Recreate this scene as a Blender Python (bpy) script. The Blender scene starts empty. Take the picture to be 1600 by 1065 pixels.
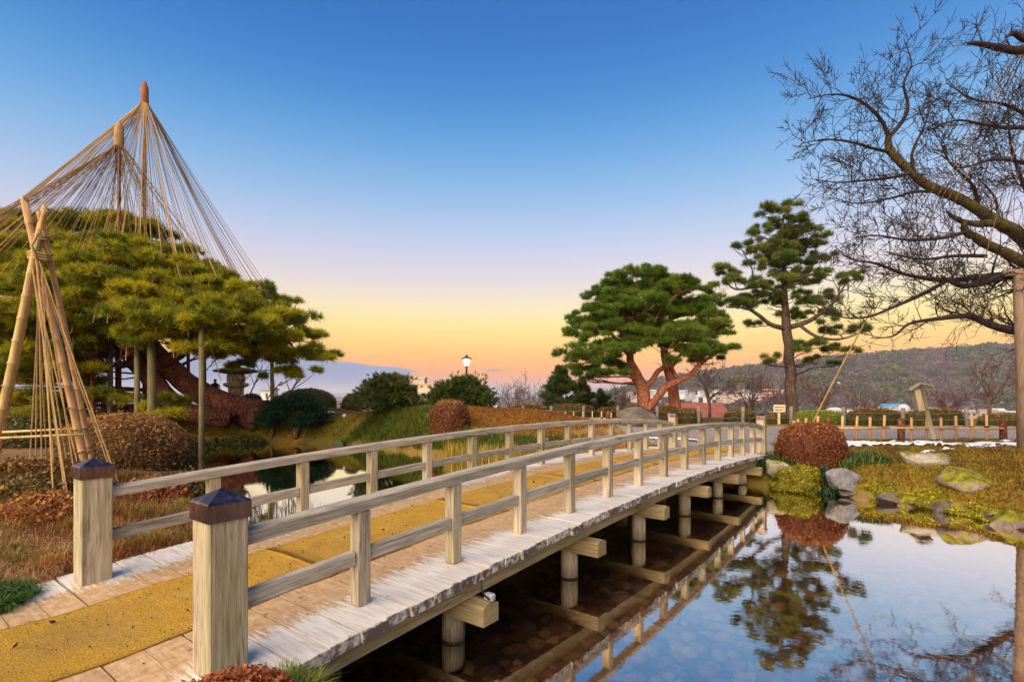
import bpy, math, random
import numpy as np
from mathutils import Vector, Matrix, noise as mnoise

scene = bpy.context.scene
COL = scene.collection
R = math.radians

# ------------------------------------------------------------------ camera
FPX, HOR, EYE = 823.0, 612.0, 1.65
cam_d = bpy.data.cameras.new("camera")
cam = bpy.data.objects.new("camera", cam_d)
COL.objects.link(cam)
cam.location = (0, 0, EYE)
cam.rotation_euler = (R(90), 0, 0)
cam_d.sensor_width = 36.0
cam_d.lens = 36.0 * FPX / 1600.0
cam_d.shift_y = (HOR - 532.5) / 1600.0
cam_d.clip_start = 0.05
cam_d.clip_end = 150000
scene.camera = cam

# ------------------------------------------------------------------ sky
SUN_AZ, SUN_EL = R(-142), R(32)
world = bpy.data.worlds.new("World")
scene.world = world
world.use_nodes = True
wt = world.node_tree
wt.nodes.clear()


class NT:
    """small helper to write node trees"""
    def __init__(self, tree):
        self.t = tree

    def n(self, kind, ins=None, **props):
        nd = self.t.nodes.new(kind)
        for k, v in props.items():
            setattr(nd, k, v)
        if ins:
            for k, v in ins.items():
                s = nd.inputs[k]
                if hasattr(v, "links") or isinstance(v, bpy.types.NodeSocket):
                    self.t.links.new(v, s)
                else:
                    s.default_value = v
        return nd

    def m(self, op, a, b=None, c=None, clamp=False):
        nd = self.t.nodes.new("ShaderNodeMath")
        nd.operation = op
        nd.use_clamp = clamp
        for i, v in enumerate((a, b, c)):
            if v is None:
                continue
            if isinstance(v, bpy.types.NodeSocket):
                self.t.links.new(v, nd.inputs[i])
            else:
                nd.inputs[i].default_value = v
        return nd.outputs[0]

    def ramp(self, fac, stops, interp='LINEAR'):
        nd = self.t.nodes.new("ShaderNodeValToRGB")
        cr = nd.color_ramp
        cr.interpolation = interp
        while len(cr.elements) < len(stops):
            cr.elements.new(0.5)
        for e, (p, c) in zip(cr.elements, stops):
            e.position = p
            e.color = (c[0], c[1], c[2], 1.0)
        self.t.links.new(fac, nd.inputs[0])
        return nd.outputs[0]

    def mix(self, fac, a, b, blend='MIX'):
        nd = self.t.nodes.new("ShaderNodeMix")
        nd.data_type = 'RGBA'
        nd.blend_type = blend
        for s, v in ((nd.inputs[0], fac), (nd.inputs[6], a), (nd.inputs[7], b)):
            if isinstance(v, bpy.types.NodeSocket):
                self.t.links.new(v, s)
            elif isinstance(v, (int, float)):
                s.default_value = v
            else:
                s.default_value = (v[0], v[1], v[2], 1.0)
        return nd.outputs[2]

    def maprange(self, v, a, b, c, d, smooth=False):
        nd = self.t.nodes.new("ShaderNodeMapRange")
        if smooth:
            nd.interpolation_type = 'SMOOTHSTEP'
        self.t.links.new(v, nd.inputs[0])
        for i, x in zip((1, 2, 3, 4), (a, b, c, d)):
            if isinstance(x, bpy.types.NodeSocket):
                self.t.links.new(x, nd.inputs[i])
            else:
                nd.inputs[i].default_value = x
        return nd.outputs[0]


def lin(r, g, b):
    f = lambda c: c / 12.92 if c <= 0.04045 else ((c + 0.055) / 1.055) ** 2.4
    return (f(r / 255), f(g / 255), f(b / 255))


W = NT(wt)
tc = W.n("ShaderNodeTexCoord")
sep = W.n("ShaderNodeSeparateXYZ", {0: tc.outputs["Generated"]})
dx, dy, dz = sep.outputs
elev = W.m('MULTIPLY', W.m('ARCSINE', dz), 180 / math.pi)        # degrees
azim = W.m('MULTIPLY', W.m('ARCTAN2', dx, dy), 180 / math.pi)
SKY = [(-3, (176, 140, 150)), (0.0, (206, 150, 150)), (0.8, (240, 142, 116)), (1.9, (255, 148, 88)),
       (3.6, (255, 176, 80)), (5.6, (255, 208, 102)), (7.8, (252, 228, 146)), (10.0, (240, 220, 196)),
       (12.2, (222, 206, 216)), (15.5, (192, 200, 228)), (19.5, (146, 184, 226)), (24.0, (98, 162, 220)),
       (29.0, (48, 128, 204)), (35.0, (24, 104, 188)), (55.0, (18, 86, 170)), (90.0, (16, 74, 154))]
fac = W.m('DIVIDE', W.m('ADD', elev, 3.0), 93.0, clamp=True)
# the glow sits lower on the left than on the right
col = W.ramp(fac, [((e + 3) / 93.0, lin(*c)) for e, c in SKY], 'B_SPLINE')
# cloud bank low in the west and small streaks
cvec = W.n("ShaderNodeCombineXYZ", {0: W.m('MULTIPLY', azim, 0.10), 1: W.m('MULTIPLY', elev, 0.42), 2: 3.7})
cn = W.n("ShaderNodeTexNoise", {"Vector": cvec.outputs[0], "Scale": 1.6, "Detail": 6.0, "Roughness": 0.55})
nse = W.m('SUBTRACT', cn.outputs[0], 0.5)
top = W.maprange(azim, -24.0, -9.4, 3.75, 2.35)
top = W.m('ADD', top, W.m('MULTIPLY', nse, 1.1))
low = W.maprange(azim, -20.0, -9.6, -3.0, 2.35)
m1 = W.maprange(W.m('SUBTRACT', top, elev), -0.05, 0.22, 0.0, 1.0, True)
m2 = W.maprange(W.m('SUBTRACT', elev, low), -0.5, 0.8, 0.0, 1.0, True)
m3 = W.maprange(azim, -9.2, -11.2, 0.0, 1.0, True)
bank = W.m('MULTIPLY', W.m('MULTIPLY', m1, m2), m3)
bcol = W.ramp(W.m('DIVIDE', elev, 4.0, clamp=True), [(0.0, lin(112, 156, 212)), (0.5, lin(96, 138, 198)), (1.0, lin(128, 150, 190))])
bcol = W.mix(W.maprange(cn.outputs[0], 0.52, 0.75, 0.0, 0.35), bcol, lin(180, 196, 226))
col = W.mix(W.m('MULTIPLY', bank, 0.95), col, bcol)
e2 = W.m('POWER', W.m('DIVIDE', W.m('SUBTRACT', elev, W.m('ADD', 2.45, W.m('MULTIPLY', nse, 0.7))), 0.17), 2.0)
a2 = W.m('POWER', W.m('DIVIDE', W.m('SUBTRACT', azim, -2.0), 1.1), 2.0)
streak = W.m('POWER', 2.718, W.m('MULTIPLY', W.m('ADD', e2, a2), -1.0))
col = W.mix(W.m('MULTIPLY', streak, 0.75, clamp=True), col, lin(140, 130, 150))
sky = W.n("ShaderNodeTexSky", sky_type='NISHITA', sun_disc=False, sun_elevation=R(6), sun_rotation=SUN_AZ, altitude=60.0)
bg1 = W.n("ShaderNodeBackground", {0: col, 1: 0.60})
bg2 = W.n("ShaderNodeBackground", {0: sky.outputs[0], 1: 0.022})
add = W.n("ShaderNodeAddShader", {0: bg1.outputs[0], 1: bg2.outputs[0]})
W.n("ShaderNodeOutputWorld", {0: add.outputs[0]})

# ------------------------------------------------------------------ low, soft, warm sun from the left
sd = bpy.data.lights.new("sun", 'SUN')
sun = bpy.data.objects.new("sun", sd)
COL.objects.link(sun)
sd.energy = 5.0
sd.angle = R(85)
sd.color = (1.0, 0.79, 0.55)
sv = Vector((math.sin(SUN_AZ) * math.cos(SUN_EL), math.cos(SUN_AZ) * math.cos(SUN_EL), math.sin(SUN_EL)))
sun.rotation_euler = sv.to_track_quat('Z', 'Y').to_euler()
sun.location = (-20, -10, 20)

vs = scene.view_settings
vs.view_transform = 'Standard'
vs.look = 'None'
vs.exposure = 0.72
vs.gamma = 1.0
vs.use_curve_mapping = False
scene.render.engine = 'CYCLES'
scene.cycles.use_denoising = True
scene.cycles.max_bounces = 8
scene.cycles.transparent_max_bounces = 16
scene.cycles.caustics_reflective = False
scene.cycles.caustics_refractive = False

# ------------------------------------------------------------------ helpers
rng = np.random.default_rng(11)
rnd = random.Random(5)


def at(px, py, Y):
    """a point seen at picture place (px, py) that stands Y metres away"""
    return Vector(((px - 800.0) / FPX * Y, Y, EYE - (py - HOR) / FPX * Y))


def tag(o, label=None, cat=None, group=None, kind=None):
    for k, v in (("label", label), ("category", cat), ("group", group), ("kind", kind)):
        if v:
            o[k] = v
    return o


def empty(name, loc=(0, 0, 0), rz=0.0):
    o = bpy.data.objects.new(name, None)
    o.location = loc
    o.rotation_euler = (0, 0, rz)
    o.empty_display_size = 0.2
    COL.objects.link(o)
    return o


def mk(name, me, mat=None, parent=None, loc=None, rot=None):
    if mat is not None and len(me.materials) == 0:
        for m in (mat if isinstance(mat, (list, tuple)) else (mat,)):
            me.materials.append(m)
    o = bpy.data.objects.new(name, me)
    if loc is not None:
        o.location = loc
    if rot is not None:
        o.rotation_euler = rot
    if parent is not None:
        o.parent = parent
    COL.objects.link(o)
    return o


def pydata(name, V, F, smooth=False):
    me = bpy.data.meshes.new(name)
    me.from_pydata([tuple(v) for v in V], [], F)
    if smooth:
        me.polygons.foreach_set("use_smooth", [True] * len(me.polygons))
    me.update()
    return me


def npmesh(name, V, F, cols=None, smooth=False, mat_idx=None):
    """V (n,3), F (m,k) with the same k for every face; cols (n,3) -> point colour attribute"""
    V = np.asarray(V, dtype=np.float32)
    F = np.asarray(F, dtype=np.int32)
    k = F.shape[1]
    me = bpy.data.meshes.new(name)
    me.vertices.add(len(V))
    me.vertices.foreach_set("co", V.ravel())
    me.loops.add(F.size)
    me.loops.foreach_set("vertex_index", F.ravel())
    me.polygons.add(len(F))
    me.polygons.foreach_set("loop_start", np.arange(0, F.size, k, dtype=np.int32))
    me.polygons.foreach_set("loop_total", np.full(len(F), k, dtype=np.int32))
    if smooth:
        me.polygons.foreach_set("use_smooth", np.ones(len(F), dtype=bool))
    if mat_idx is not None:
        me.polygons.foreach_set("material_index", np.asarray(mat_idx, dtype=np.int32))
    me.update(calc_edges=True)
    if cols is not None:
        ca = me.color_attributes.new("col", 'FLOAT_COLOR', 'POINT')
        c4 = np.ones((len(V), 4), dtype=np.float32)
        c4[:, :3] = cols
        ca.data.foreach_set("color", c4.ravel())
    return me


class MB:
    """collects plain shapes into one mesh"""
    def __init__(self):
        self.V, self.F = [], []

    def raw(self, V, F):
        b = len(self.V)
        self.V += [tuple(v) for v in V]
        self.F += [tuple(i + b for i in f) for f in F]
        return self

    def box(self, x0, x1, y0, y1, z0, z1, bev=0.0, M=None):
        if bev <= 0:
            V = [(x0, y0, z0), (x1, y0, z0), (x1, y1, z0), (x0, y1, z0), (x0, y0, z1), (x1, y0, z1), (x1, y1, z1), (x0, y1, z1)]
            F = [(0, 3, 2, 1), (4, 5, 6, 7), (0, 1, 5, 4), (1, 2, 6, 5), (2, 3, 7, 6), (3, 0, 4, 7)]
        else:
            b = bev
            V, F = [], []
            # 24 vertices: each corner split in three
            xs, ys, zs = (x0, x1), (y0, y1), (z0, z1)
            idx = {}
            for i in (0, 1):
                for j in (0, 1):
                    for k in (0, 1):
                        sx, sy, sz = (1 - 2 * i) * b, (1 - 2 * j) * b, (1 - 2 * k) * b
                        p = (xs[i], ys[j], zs[k])
                        idx[i, j, k, 0] = len(V); V.append((p[0], p[1] + sy, p[2] + sz))
                        idx[i, j, k, 1] = len(V); V.append((p[0] + sx, p[1], p[2] + sz))
                        idx[i, j, k, 2] = len(V); V.append((p[0] + sx, p[1] + sy, p[2]))
            g = lambda i, j, k, a: idx[i, j, k, a]
            F += [(g(0,0,0,0), g(0,0,1,0), g(0,1,1,0), g(0,1,0,0)), (g(1,0,0,0), g(1,1,0,0), g(1,1,1,0), g(1,0,1,0)),
                  (g(0,0,0,1), g(1,0,0,1), g(1,0,1,1), g(0,0,1,1)), (g(0,1,0,1), g(0,1,1,1), g(1,1,1,1), g(1,1,0,1)),
                  (g(0,0,0,2), g(0,1,0,2), g(1,1,0,2), g(1,0,0,2)), (g(0,0,1,2), g(1,0,1,2), g(1,1,1,2), g(0,1,1,2))]
            for j in (0, 1):
                for k in (0, 1):
                    F.append((g(0,j,k,1), g(1,j,k,1), g(1,j,k,2), g(0,j,k,2)))
            for i in (0, 1):
                for k in (0, 1):
                    F.append((g(i,0,k,0), g(i,1,k,0), g(i,1,k,2), g(i,0,k,2)))
                for j in (0, 1):
                    F.append((g(i,j,0,0), g(i,j,1,0), g(i,j,1,1), g(i,j,0,1)))
                    for k in (0, 1):
                        F.append((g(i,j,k,0), g(i,j,k,1), g(i,j,k,2)))
        if M is not None:
            V = [tuple(M @ Vector(v)) for v in V]
        return self.raw(V, F)

    def tube(self, pts, rad, n=8, cap=True):
        pts = [Vector(p) for p in pts]
        if not hasattr(rad, "__len__"):
            rad = [rad] * len(pts)
        V, F = [], []
        prev = None
        for i, p in enumerate(pts):
            t = (pts[min(i + 1, len(pts) - 1)] - pts[max(i - 1, 0)])
            t = t.normalized() if t.length > 1e-9 else Vector((0, 0, 1))
            if prev is None:
                a = Vector((0, 0, 1)) if abs(t.z) < 0.9 else Vector((1, 0, 0))
                u = t.cross(a).normalized()
            else:
                u = (prev - t * prev.dot(t))
                u = u.normalized() if u.length > 1e-6 else t.orthogonal().normalized()
            prev = u
            w = t.cross(u)
            for k in range(n):
                an = 2 * math.pi * k / n
                V.append(p + (u * math.cos(an) + w * math.sin(an)) * rad[i])
        m = len(pts)
        for i in range(m - 1):
            for k in range(n):
                k2 = (k + 1) % n
                F.append((i * n + k, i * n + k2, (i + 1) * n + k2, (i + 1) * n + k))
        if cap:
            F.append(tuple(reversed(range(n))))
            F.append(tuple(range((m - 1) * n, m * n)))
        return self.raw(V, F)

    def lathe(self, prof, n=20, c=(0, 0, 0)):
        V, F = [], []
        for r, z in prof:
            for k in range(n):
                a = 2 * math.pi * k / n
                V.append((c[0] + r * math.cos(a), c[1] + r * math.sin(a), c[2] + z))
        for i in range(len(prof) - 1):
            for k in range(n):
                k2 = (k + 1) % n
                F.append((i * n + k, i * n + k2, (i + 1) * n + k2, (i + 1) * n + k))
        F.append(tuple(reversed(range(n))))
        F.append(tuple(range((len(prof) - 1) * n, len(prof) * n)))
        return self.raw(V, F)

    def mesh(self, name, smooth=False):
        return pydata(name, self.V, self.F, smooth)

    def build(self, name, mat, parent=None, loc=None, rot=None, smooth=False):
        return mk(name, self.mesh(name, smooth), mat, parent, loc, rot)


def smooth_path(pts, n=4):
    """Catmull-Rom through pts"""
    P = [Vector(p) for p in pts]
    out = []
    for i in range(len(P) - 1):
        p0, p1, p2, p3 = P[max(i - 1, 0)], P[i], P[i + 1], P[min(i + 2, len(P) - 1)]
        for k in range(n):
            t = k / n
            out.append(0.5 * ((2 * p1) + (p2 - p0) * t + (2 * p0 - 5 * p1 + 4 * p2 - p3) * t * t + (3 * p1 - p0 - 3 * p2 + p3) * t ** 3))
    out.append(P[-1])
    return out


def lerps(a, n):
    """resample the list a to n values"""
    a = np.asarray(a, float)
    return list(np.interp(np.linspace(0, len(a) - 1, n), np.arange(len(a)), a))


# ------------------------------------------------------------------ materials
MATS = {}


def material(name):
    m = bpy.data.materials.new(name)
    m.use_nodes = True
    m.node_tree.nodes.clear()
    MATS[name] = m
    return m, NT(m.node_tree)


def finish(T, color, rough=0.8, bump=None, bstr=0.3, bdist=0.02, metallic=0.0, spec=0.3, trans=None):
    ins = {"Base Color": color if isinstance(color, bpy.types.NodeSocket) else (*color, 1.0), "Roughness": rough,
           "Metallic": metallic, "Specular IOR Level": spec}
    p = T.n("ShaderNodeBsdfPrincipled", ins)
    if bump is not None:
        b = T.n("ShaderNodeBump", {"Strength": bstr, "Distance": bdist, "Height": bump})
        T.t.links.new(b.outputs[0], p.inputs["Normal"])
    out = p.outputs[0]
    if trans is not None:
        tr = T.n("ShaderNodeBsdfTranslucent", {0: color if isinstance(color, bpy.types.NodeSocket) else (*color, 1.0)})
        mx = T.n("ShaderNodeMixShader", {0: trans, 1: out, 2: tr.outputs[0]})
        out = mx.outputs[0]
    T.n("ShaderNodeOutputMaterial", {0: out})


def objcoord(T, scale=(1, 1, 1), rand=True):
    c = T.n("ShaderNodeTexCoord").outputs["Object"]
    mp = T.n("ShaderNodeMapping", {0: c, 3: scale})
    if rand:
        oi = T.n("ShaderNodeObjectInfo")
        off = T.n("ShaderNodeCombineXYZ", {0: T.m('MULTIPLY', oi.outputs["Random"], 37.0), 1: T.m('MULTIPLY', oi.outputs["Random"], 91.0), 2: T.m('MULTIPLY', oi.outputs["Random"], 13.0)})
        T.t.links.new(off.outputs[0], mp.inputs[1])
        return mp.outputs[0], oi.outputs["Random"], c
    return mp.outputs[0], None, c


def wood(name, c0, c1, c2, axis=0, rough=0.8, green=0.0, stain=0.35):
    """weathered timber, grain along the given local axis"""
    m, T = material(name)
    sc = [14.0, 14.0, 14.0]
    sc[axis] = 0.9
    v, r, oc = objcoord(T, sc)
    g = T.n("ShaderNodeTexNoise", {"Vector": v, "Scale": 3.0, "Detail": 7.0, "Roughness": 0.65, "Distortion": 0.3}).outputs[0]
    c = T.ramp(g, [(0.28, c0), (0.5, c1), (0.72, c2)])
    sc2 = [5.0, 5.0, 5.0]
    sc2[axis] = 1.0
    v2, _, _ = objcoord(T, sc2)
    b = T.n("ShaderNodeTexNoise", {"Vector": v2, "Scale": 1.1, "Detail": 5.0, "Roughness": 0.6}).outputs[0]
    dark = tuple(x * 0.42 for x in c0)
    c = T.mix(T.maprange(b, 0.52, 0.74, 0.0, stain, True), c, dark)
    if green > 0:
        b2 = T.n("ShaderNodeTexNoise", {"Vector": v2, "Scale": 0.7, "Detail": 4.0}).outputs[0]
        c = T.mix(T.maprange(b2, 0.45, 0.65, 0.0, green, True), c, (0.17, 0.19, 0.06))
    sc4 = [22.0, 22.0, 22.0]
    sc4[axis] = 0.55
    v4, _, _ = objcoord(T, sc4)
    ck = T.n("ShaderNodeTexNoise", {"Vector": v4, "Scale": 1.0, "Detail": 2.0, "Roughness": 0.5}).outputs[0]
    ckm = T.maprange(T.m('ABSOLUTE', T.m('SUBTRACT', ck, 0.5)), 0.004, 0.016, 0.75, 0.0)
    c = T.mix(T.m('MULTIPLY', ckm, T.maprange(b, 0.45, 0.6, 0.15, 1.0)), c, tuple(x * 0.22 for x in c0))
    hs = T.n("ShaderNodeHueSaturation", {"Color": c, "Value": T.maprange(r, 0, 1, 0.84, 1.12)})
    sc3 = [60.0, 60.0, 60.0]
    sc3[axis] = 1.6
    v3, _, _ = objcoord(T, sc3)
    fg = T.n("ShaderNodeTexNoise", {"Vector": v3, "Scale": 1.5, "Detail": 4.0}).outputs[0]
    h = T.m('ADD', T.m('MULTIPLY', g, 0.7), T.m('MULTIPLY', fg, 0.6))
    finish(T, hs.outputs[0], rough, h, 0.55, 0.006, spec=0.25)
    return m


def noisy(name, stops, scale=4.0, detail=6.0, rough=0.85, bstr=0.4, bdist=0.02, bscale=None, spec=0.25, var=0.2):
    m, T = material(name)
    v, r, oc = objcoord(T)
    g = T.n("ShaderNodeTexNoise", {"Vector": v, "Scale": scale, "Detail": detail, "Roughness": 0.62}).outputs[0]
    n = len(stops)
    c = T.ramp(g, [(0.3 + 0.4 * i / max(n - 1, 1), s) for i, s in enumerate(stops)])
    hs = T.n("ShaderNodeHueSaturation", {"Color": c, "Value": T.maprange(r, 0, 1, 1 - var, 1 + var)})
    h = T.n("ShaderNodeTexNoise", {"Vector": v, "Scale": bscale or scale * 5, "Detail": 6.0, "Roughness": 0.65}).outputs[0]
    finish(T, hs.outputs[0], rough, h, bstr, bdist, spec=spec)
    return m


def foliage_mat(name, trans=0.3, rough=0.6):
    m, T = material(name)
    a = T.n("ShaderNodeAttribute", attribute_name="col")
    finish(T, a.outputs["Color"], rough, spec=0.2, trans=trans)
    return m


def attr_mat(name, rough=0.9, scale=6.0, amp=0.35, bstr=0.5, bdist=0.03):
    m, T = material(name)
    a = T.n("ShaderNodeAttribute", attribute_name="col")
    c = T.n("ShaderNodeTexCoord").outputs["Object"]
    g = T.n("ShaderNodeTexNoise", {"Vector": c, "Scale": scale, "Detail": 9.0, "Roughness": 0.7}).outputs[0]
    g2 = T.n("ShaderNodeTexNoise", {"Vector": c, "Scale": scale * 0.17, "Detail": 5.0, "Roughness": 0.6}).outputs[0]
    val = T.m('MULTIPLY', T.maprange(g, 0.3, 0.7, 1 - amp, 1 + amp), T.maprange(g2, 0.3, 0.7, 0.8, 1.2))
    hs = T.n("ShaderNodeHueSaturation", {"Color": a.outputs["Color"], "Value": val})
    finish(T, hs.outputs[0], rough, g, bstr, bdist, spec=0.15)
    return m


M_FOL = foliage_mat("foliage", 0.42)
M_LEAF = foliage_mat("leaf", 0.22, 0.5)
M_GROUND = attr_mat("ground")
M_TIMBERZ = wood("weathered_timber_upright", (0.20, 0.155, 0.105), (0.42, 0.345, 0.245), (0.60, 0.53, 0.41), 2, green=0.38, stain=0.75)
M_RAIL = wood("grey_rail_timber", (0.19, 0.165, 0.14), (0.38, 0.335, 0.27), (0.58, 0.53, 0.45), 0, green=0.12, stain=0.6)
M_GIRDER = wood("girder_timber", (0.20, 0.14, 0.07), (0.38, 0.29, 0.15), (0.50, 0.40, 0.23), 0, green=0.45, stain=0.6)
M_POSTGREY = wood("grey_post", (0.13, 0.105, 0.085), (0.22, 0.19, 0.16), (0.30, 0.27, 0.23), 2)
M_PROP = wood("prop_wood", (0.08, 0.065, 0.035), (0.16, 0.13, 0.07), (0.24, 0.20, 0.11), 2, green=0.4)


def bark(name, stops, plate=5.0, crack=0.75, stretch=0.45):
    m, T = material(name)
    v, r, oc = objcoord(T, (1, 1, stretch))
    nz = T.n("ShaderNodeTexNoise", {"Vector": v, "Scale": 2.5, "Detail": 6.0}).outputs[1]
    vv = T.mix(0.16, v, nz)
    vo = T.n("ShaderNodeTexVoronoi", {"Vector": vv, "Scale": plate}, feature='DISTANCE_TO_EDGE').outputs[0]
    g = T.n("ShaderNodeTexNoise", {"Vector": v, "Scale": 3.0, "Detail": 9.0, "Roughness": 0.68}).outputs[0]
    c = T.ramp(g, [(0.3, stops[0]), (0.5, stops[1]), (0.7, stops[2])])
    c = T.mix(T.maprange(vo, 0.0, 0.10, crack, 0.0), c, tuple(x * 0.3 for x in stops[0]))
    h = T.m('ADD', T.maprange(vo, 0.0, 0.16, 0.0, 1.0), T.m('MULTIPLY', g, 0.8))
    finish(T, c, 0.9, h, 0.9, 0.05, spec=0.15)
    return m


M_PROPGREY = wood("prop_grey", (0.16, 0.105, 0.075), (0.26, 0.18, 0.13), (0.36, 0.265, 0.20), 2)
M_BARK = bark("pine_bark", [(0.09, 0.034, 0.024), (0.25, 0.09, 0.055), (0.42, 0.18, 0.12)], 11.0, 0.5)
M_REDBARK = bark("red_pine_bark", [(0.22, 0.07, 0.04), (0.44, 0.16, 0.095), (0.58, 0.26, 0.16)], 9.0, 0.3)
M_GREYBARK = bark("grey_bark", [(0.07, 0.042, 0.03), (0.155, 0.10, 0.075), (0.24, 0.165, 0.12)], 15.0, 0.5)
M_TWIG = noisy("cherry_bark", [(0.016, 0.011, 0.013), (0.034, 0.021, 0.022), (0.06, 0.036, 0.03)], 2.5, 7.0, 0.85, 0.7, 0.03, 9.0)
M_MOSSBARK = noisy("mossy_cherry_bark", [(0.03, 0.018, 0.015), (0.08, 0.045, 0.025), (0.10, 0.10, 0.02), (0.06, 0.035, 0.025)], 3.5, 8.0, 0.9, 1.0, 0.05, 11.0)
M_FARTWIG = noisy("far_twig", [(0.10, 0.055, 0.05), (0.16, 0.09, 0.085)], 1.0)
M_BAMBOO = wood("yellow_bamboo", (0.46, 0.30, 0.09), (0.60, 0.42, 0.16), (0.68, 0.52, 0.25), 2, rough=0.42, stain=0.3)
M_BAMBOOP = wood("pinkish_bamboo", (0.46, 0.23, 0.09), (0.60, 0.34, 0.15), (0.68, 0.44, 0.22), 2, rough=0.42, stain=0.3)
M_PICKET = wood("fence_bamboo", (0.42, 0.22, 0.09), (0.58, 0.33, 0.15), (0.66, 0.43, 0.23), 2, rough=0.5, stain=0.2)
M_NODE = noisy("bamboo_node", [(0.16, 0.09, 0.03), (0.26, 0.16, 0.06)], 5.0)
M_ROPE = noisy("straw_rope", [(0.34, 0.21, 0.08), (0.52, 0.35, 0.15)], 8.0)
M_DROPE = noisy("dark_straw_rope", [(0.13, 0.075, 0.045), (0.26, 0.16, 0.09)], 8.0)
M_SNOW = noisy("snow", [(0.74, 0.76, 0.80), (0.86, 0.87, 0.89)], 6.0, var=0.02, bstr=0.4)
M_PLASTER = noisy("plaster", [(0.55, 0.53, 0.50), (0.70, 0.67, 0.62)], 0.3)
M_TILE = noisy("roof_tile", [(0.20, 0.20, 0.23), (0.34, 0.34, 0.38)], 0.3, var=0.4)
M_WIN = noisy("window_glass", [(0.05, 0.06, 0.08), (0.09, 0.10, 0.13)], 0.5, rough=0.2)
M_TAN = noisy("tan_concrete", [(0.46, 0.36, 0.26), (0.56, 0.45, 0.33)], 0.4)
M_PINKBLD = noisy("pink_render", [(0.50, 0.26, 0.20), (0.62, 0.36, 0.29)], 0.1)
M_BLUEROOF = noisy("blue_roof", [(0.06, 0.28, 0.55), (0.09, 0.36, 0.66)], 0.3)
M_BLACK = noisy("black_iron", [(0.012, 0.012, 0.014), (0.03, 0.03, 0.033)], 6.0, rough=0.5)
M_SIGNW = noisy("sign_board", [(0.62, 0.50, 0.33), (0.74, 0.62, 0.44)], 3.0, var=0.05)
M_INK = noisy("ink", [(0.03, 0.025, 0.02), (0.05, 0.04, 0.03)], 3.0)
M_WIRE = noisy("wire", [(0.10, 0.09, 0.08), (0.18, 0.16, 0.14)], 3.0)


def mk_rock(name, base, moss):
    m, T = material(name)
    v, r, oc = objcoord(T)
    n1 = T.n("ShaderNodeTexNoise", {"Vector": v, "Scale": 3.0, "Detail": 9.0, "Roughness": 0.7}).outputs[0]
    vo = T.n("ShaderNodeTexVoronoi", {"Vector": v, "Scale": 4.0}, feature='DISTANCE_TO_EDGE').outputs[0]
    c = T.ramp(n1, [(0.3, tuple(x * 0.45 for x in base)), (0.5, base), (0.72, tuple(min(1, x * 1.5) for x in base))])
    c = T.mix(T.maprange(vo, 0.0, 0.05, 0.5, 0.0), c, tuple(x * 0.3 for x in base))
    if moss > 0:
        nz = T.n("ShaderNodeSeparateXYZ", {0: T.n("ShaderNodeNewGeometry").outputs["Normal"]}).outputs[2]
        n2 = T.n("ShaderNodeTexNoise", {"Vector": v, "Scale": 1.7, "Detail": 7.0, "Roughness": 0.65}).outputs[0]
        f = T.maprange(T.m('ADD', T.m('MULTIPLY', nz, 0.45), n2), 0.95 - 0.45 * moss, 1.1 - 0.45 * moss, 0.0, 1.0, True)
        mc = T.ramp(T.n("ShaderNodeTexNoise", {"Vector": v, "Scale": 9.0, "Detail": 6.0}).outputs[0],
                    [(0.3, (0.06, 0.06, 0.008)), (0.5, (0.19, 0.18, 0.012)), (0.7, (0.34, 0.30, 0.02))])
        c = T.mix(f, c, mc)
    h = T.n("ShaderNodeTexNoise", {"Vector": v, "Scale": 14.0, "Detail": 8.0, "Roughness": 0.7}).outputs[0]
    finish(T, c, 0.85, T.m('ADD', h, T.m('MULTIPLY', n1, 1.2)), 0.8, 0.05, spec=0.25)
    return m


M_ROCKG = mk_rock("grey_rock", (0.27, 0.265, 0.28), 0.15)
M_ROCKT = mk_rock("tan_rock", (0.36, 0.31, 0.24), 0.25)
M_ROCKM = mk_rock("mossy_rock", (0.26, 0.20, 0.16), 0.72)
M_ROCKD = mk_rock("dark_rock", (0.125, 0.105, 0.092), 0.3)
M_STONE = mk_rock("lantern_stone", (0.50, 0.40, 0.27), 0.1)
M_STONEM = mk_rock("lantern_roof_stone", (0.14, 0.12, 0.08), 0.7)

# ------------------------------------------------------------------ the land
WATER = -0.57
POND = np.array([(5.96, 12.3), (7.0, 11.75), (7.25, 10.9), (7.9, 10.15), (8.25, 9.35), (8.2, 8.5), (9.0, 7.7), (11, 6.7), (14, 5.9), (19, 5.2), (27, 4.5),
                 (27, -1.5), (14, -1.0), (8, 0.4), (4, 1.4), (1.5, 2.3), (0.2, 2.9), (-0.75, 3.15), (-1.15, 3.75), (-2.0, 5.0), (-2.9, 6.3), (-3.8, 7.7), (-5.2, 9.3), (-6.3, 11.0),
                 (-7.2, 13.0), (-9.2, 14.6), (-11.5, 16.5), (-14, 18.5), (-16.5, 21), (-15, 23.2), (-11.5, 22.9), (-8.7, 22.7), (-6.4, 22.3),
                 (-4.9, 20.5), (-2.6, 18.2), (-1.0, 17.1), (1.0, 16.5), (3.0, 15.8), (4.4, 14.8), (5.2, 13.4)])


def inside(poly, X, Y):
    res = np.zeros(X.shape, bool)
    n = len(poly)
    j = n - 1
    for i in range(n):
        xi, yi = poly[i]
        xj, yj = poly[j]
        c = ((yi > Y) != (yj > Y)) & (X < (xj - xi) * (Y - yi) / (yj - yi + 1e-12) + xi)
        res ^= c
        j = i
    return res


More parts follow.
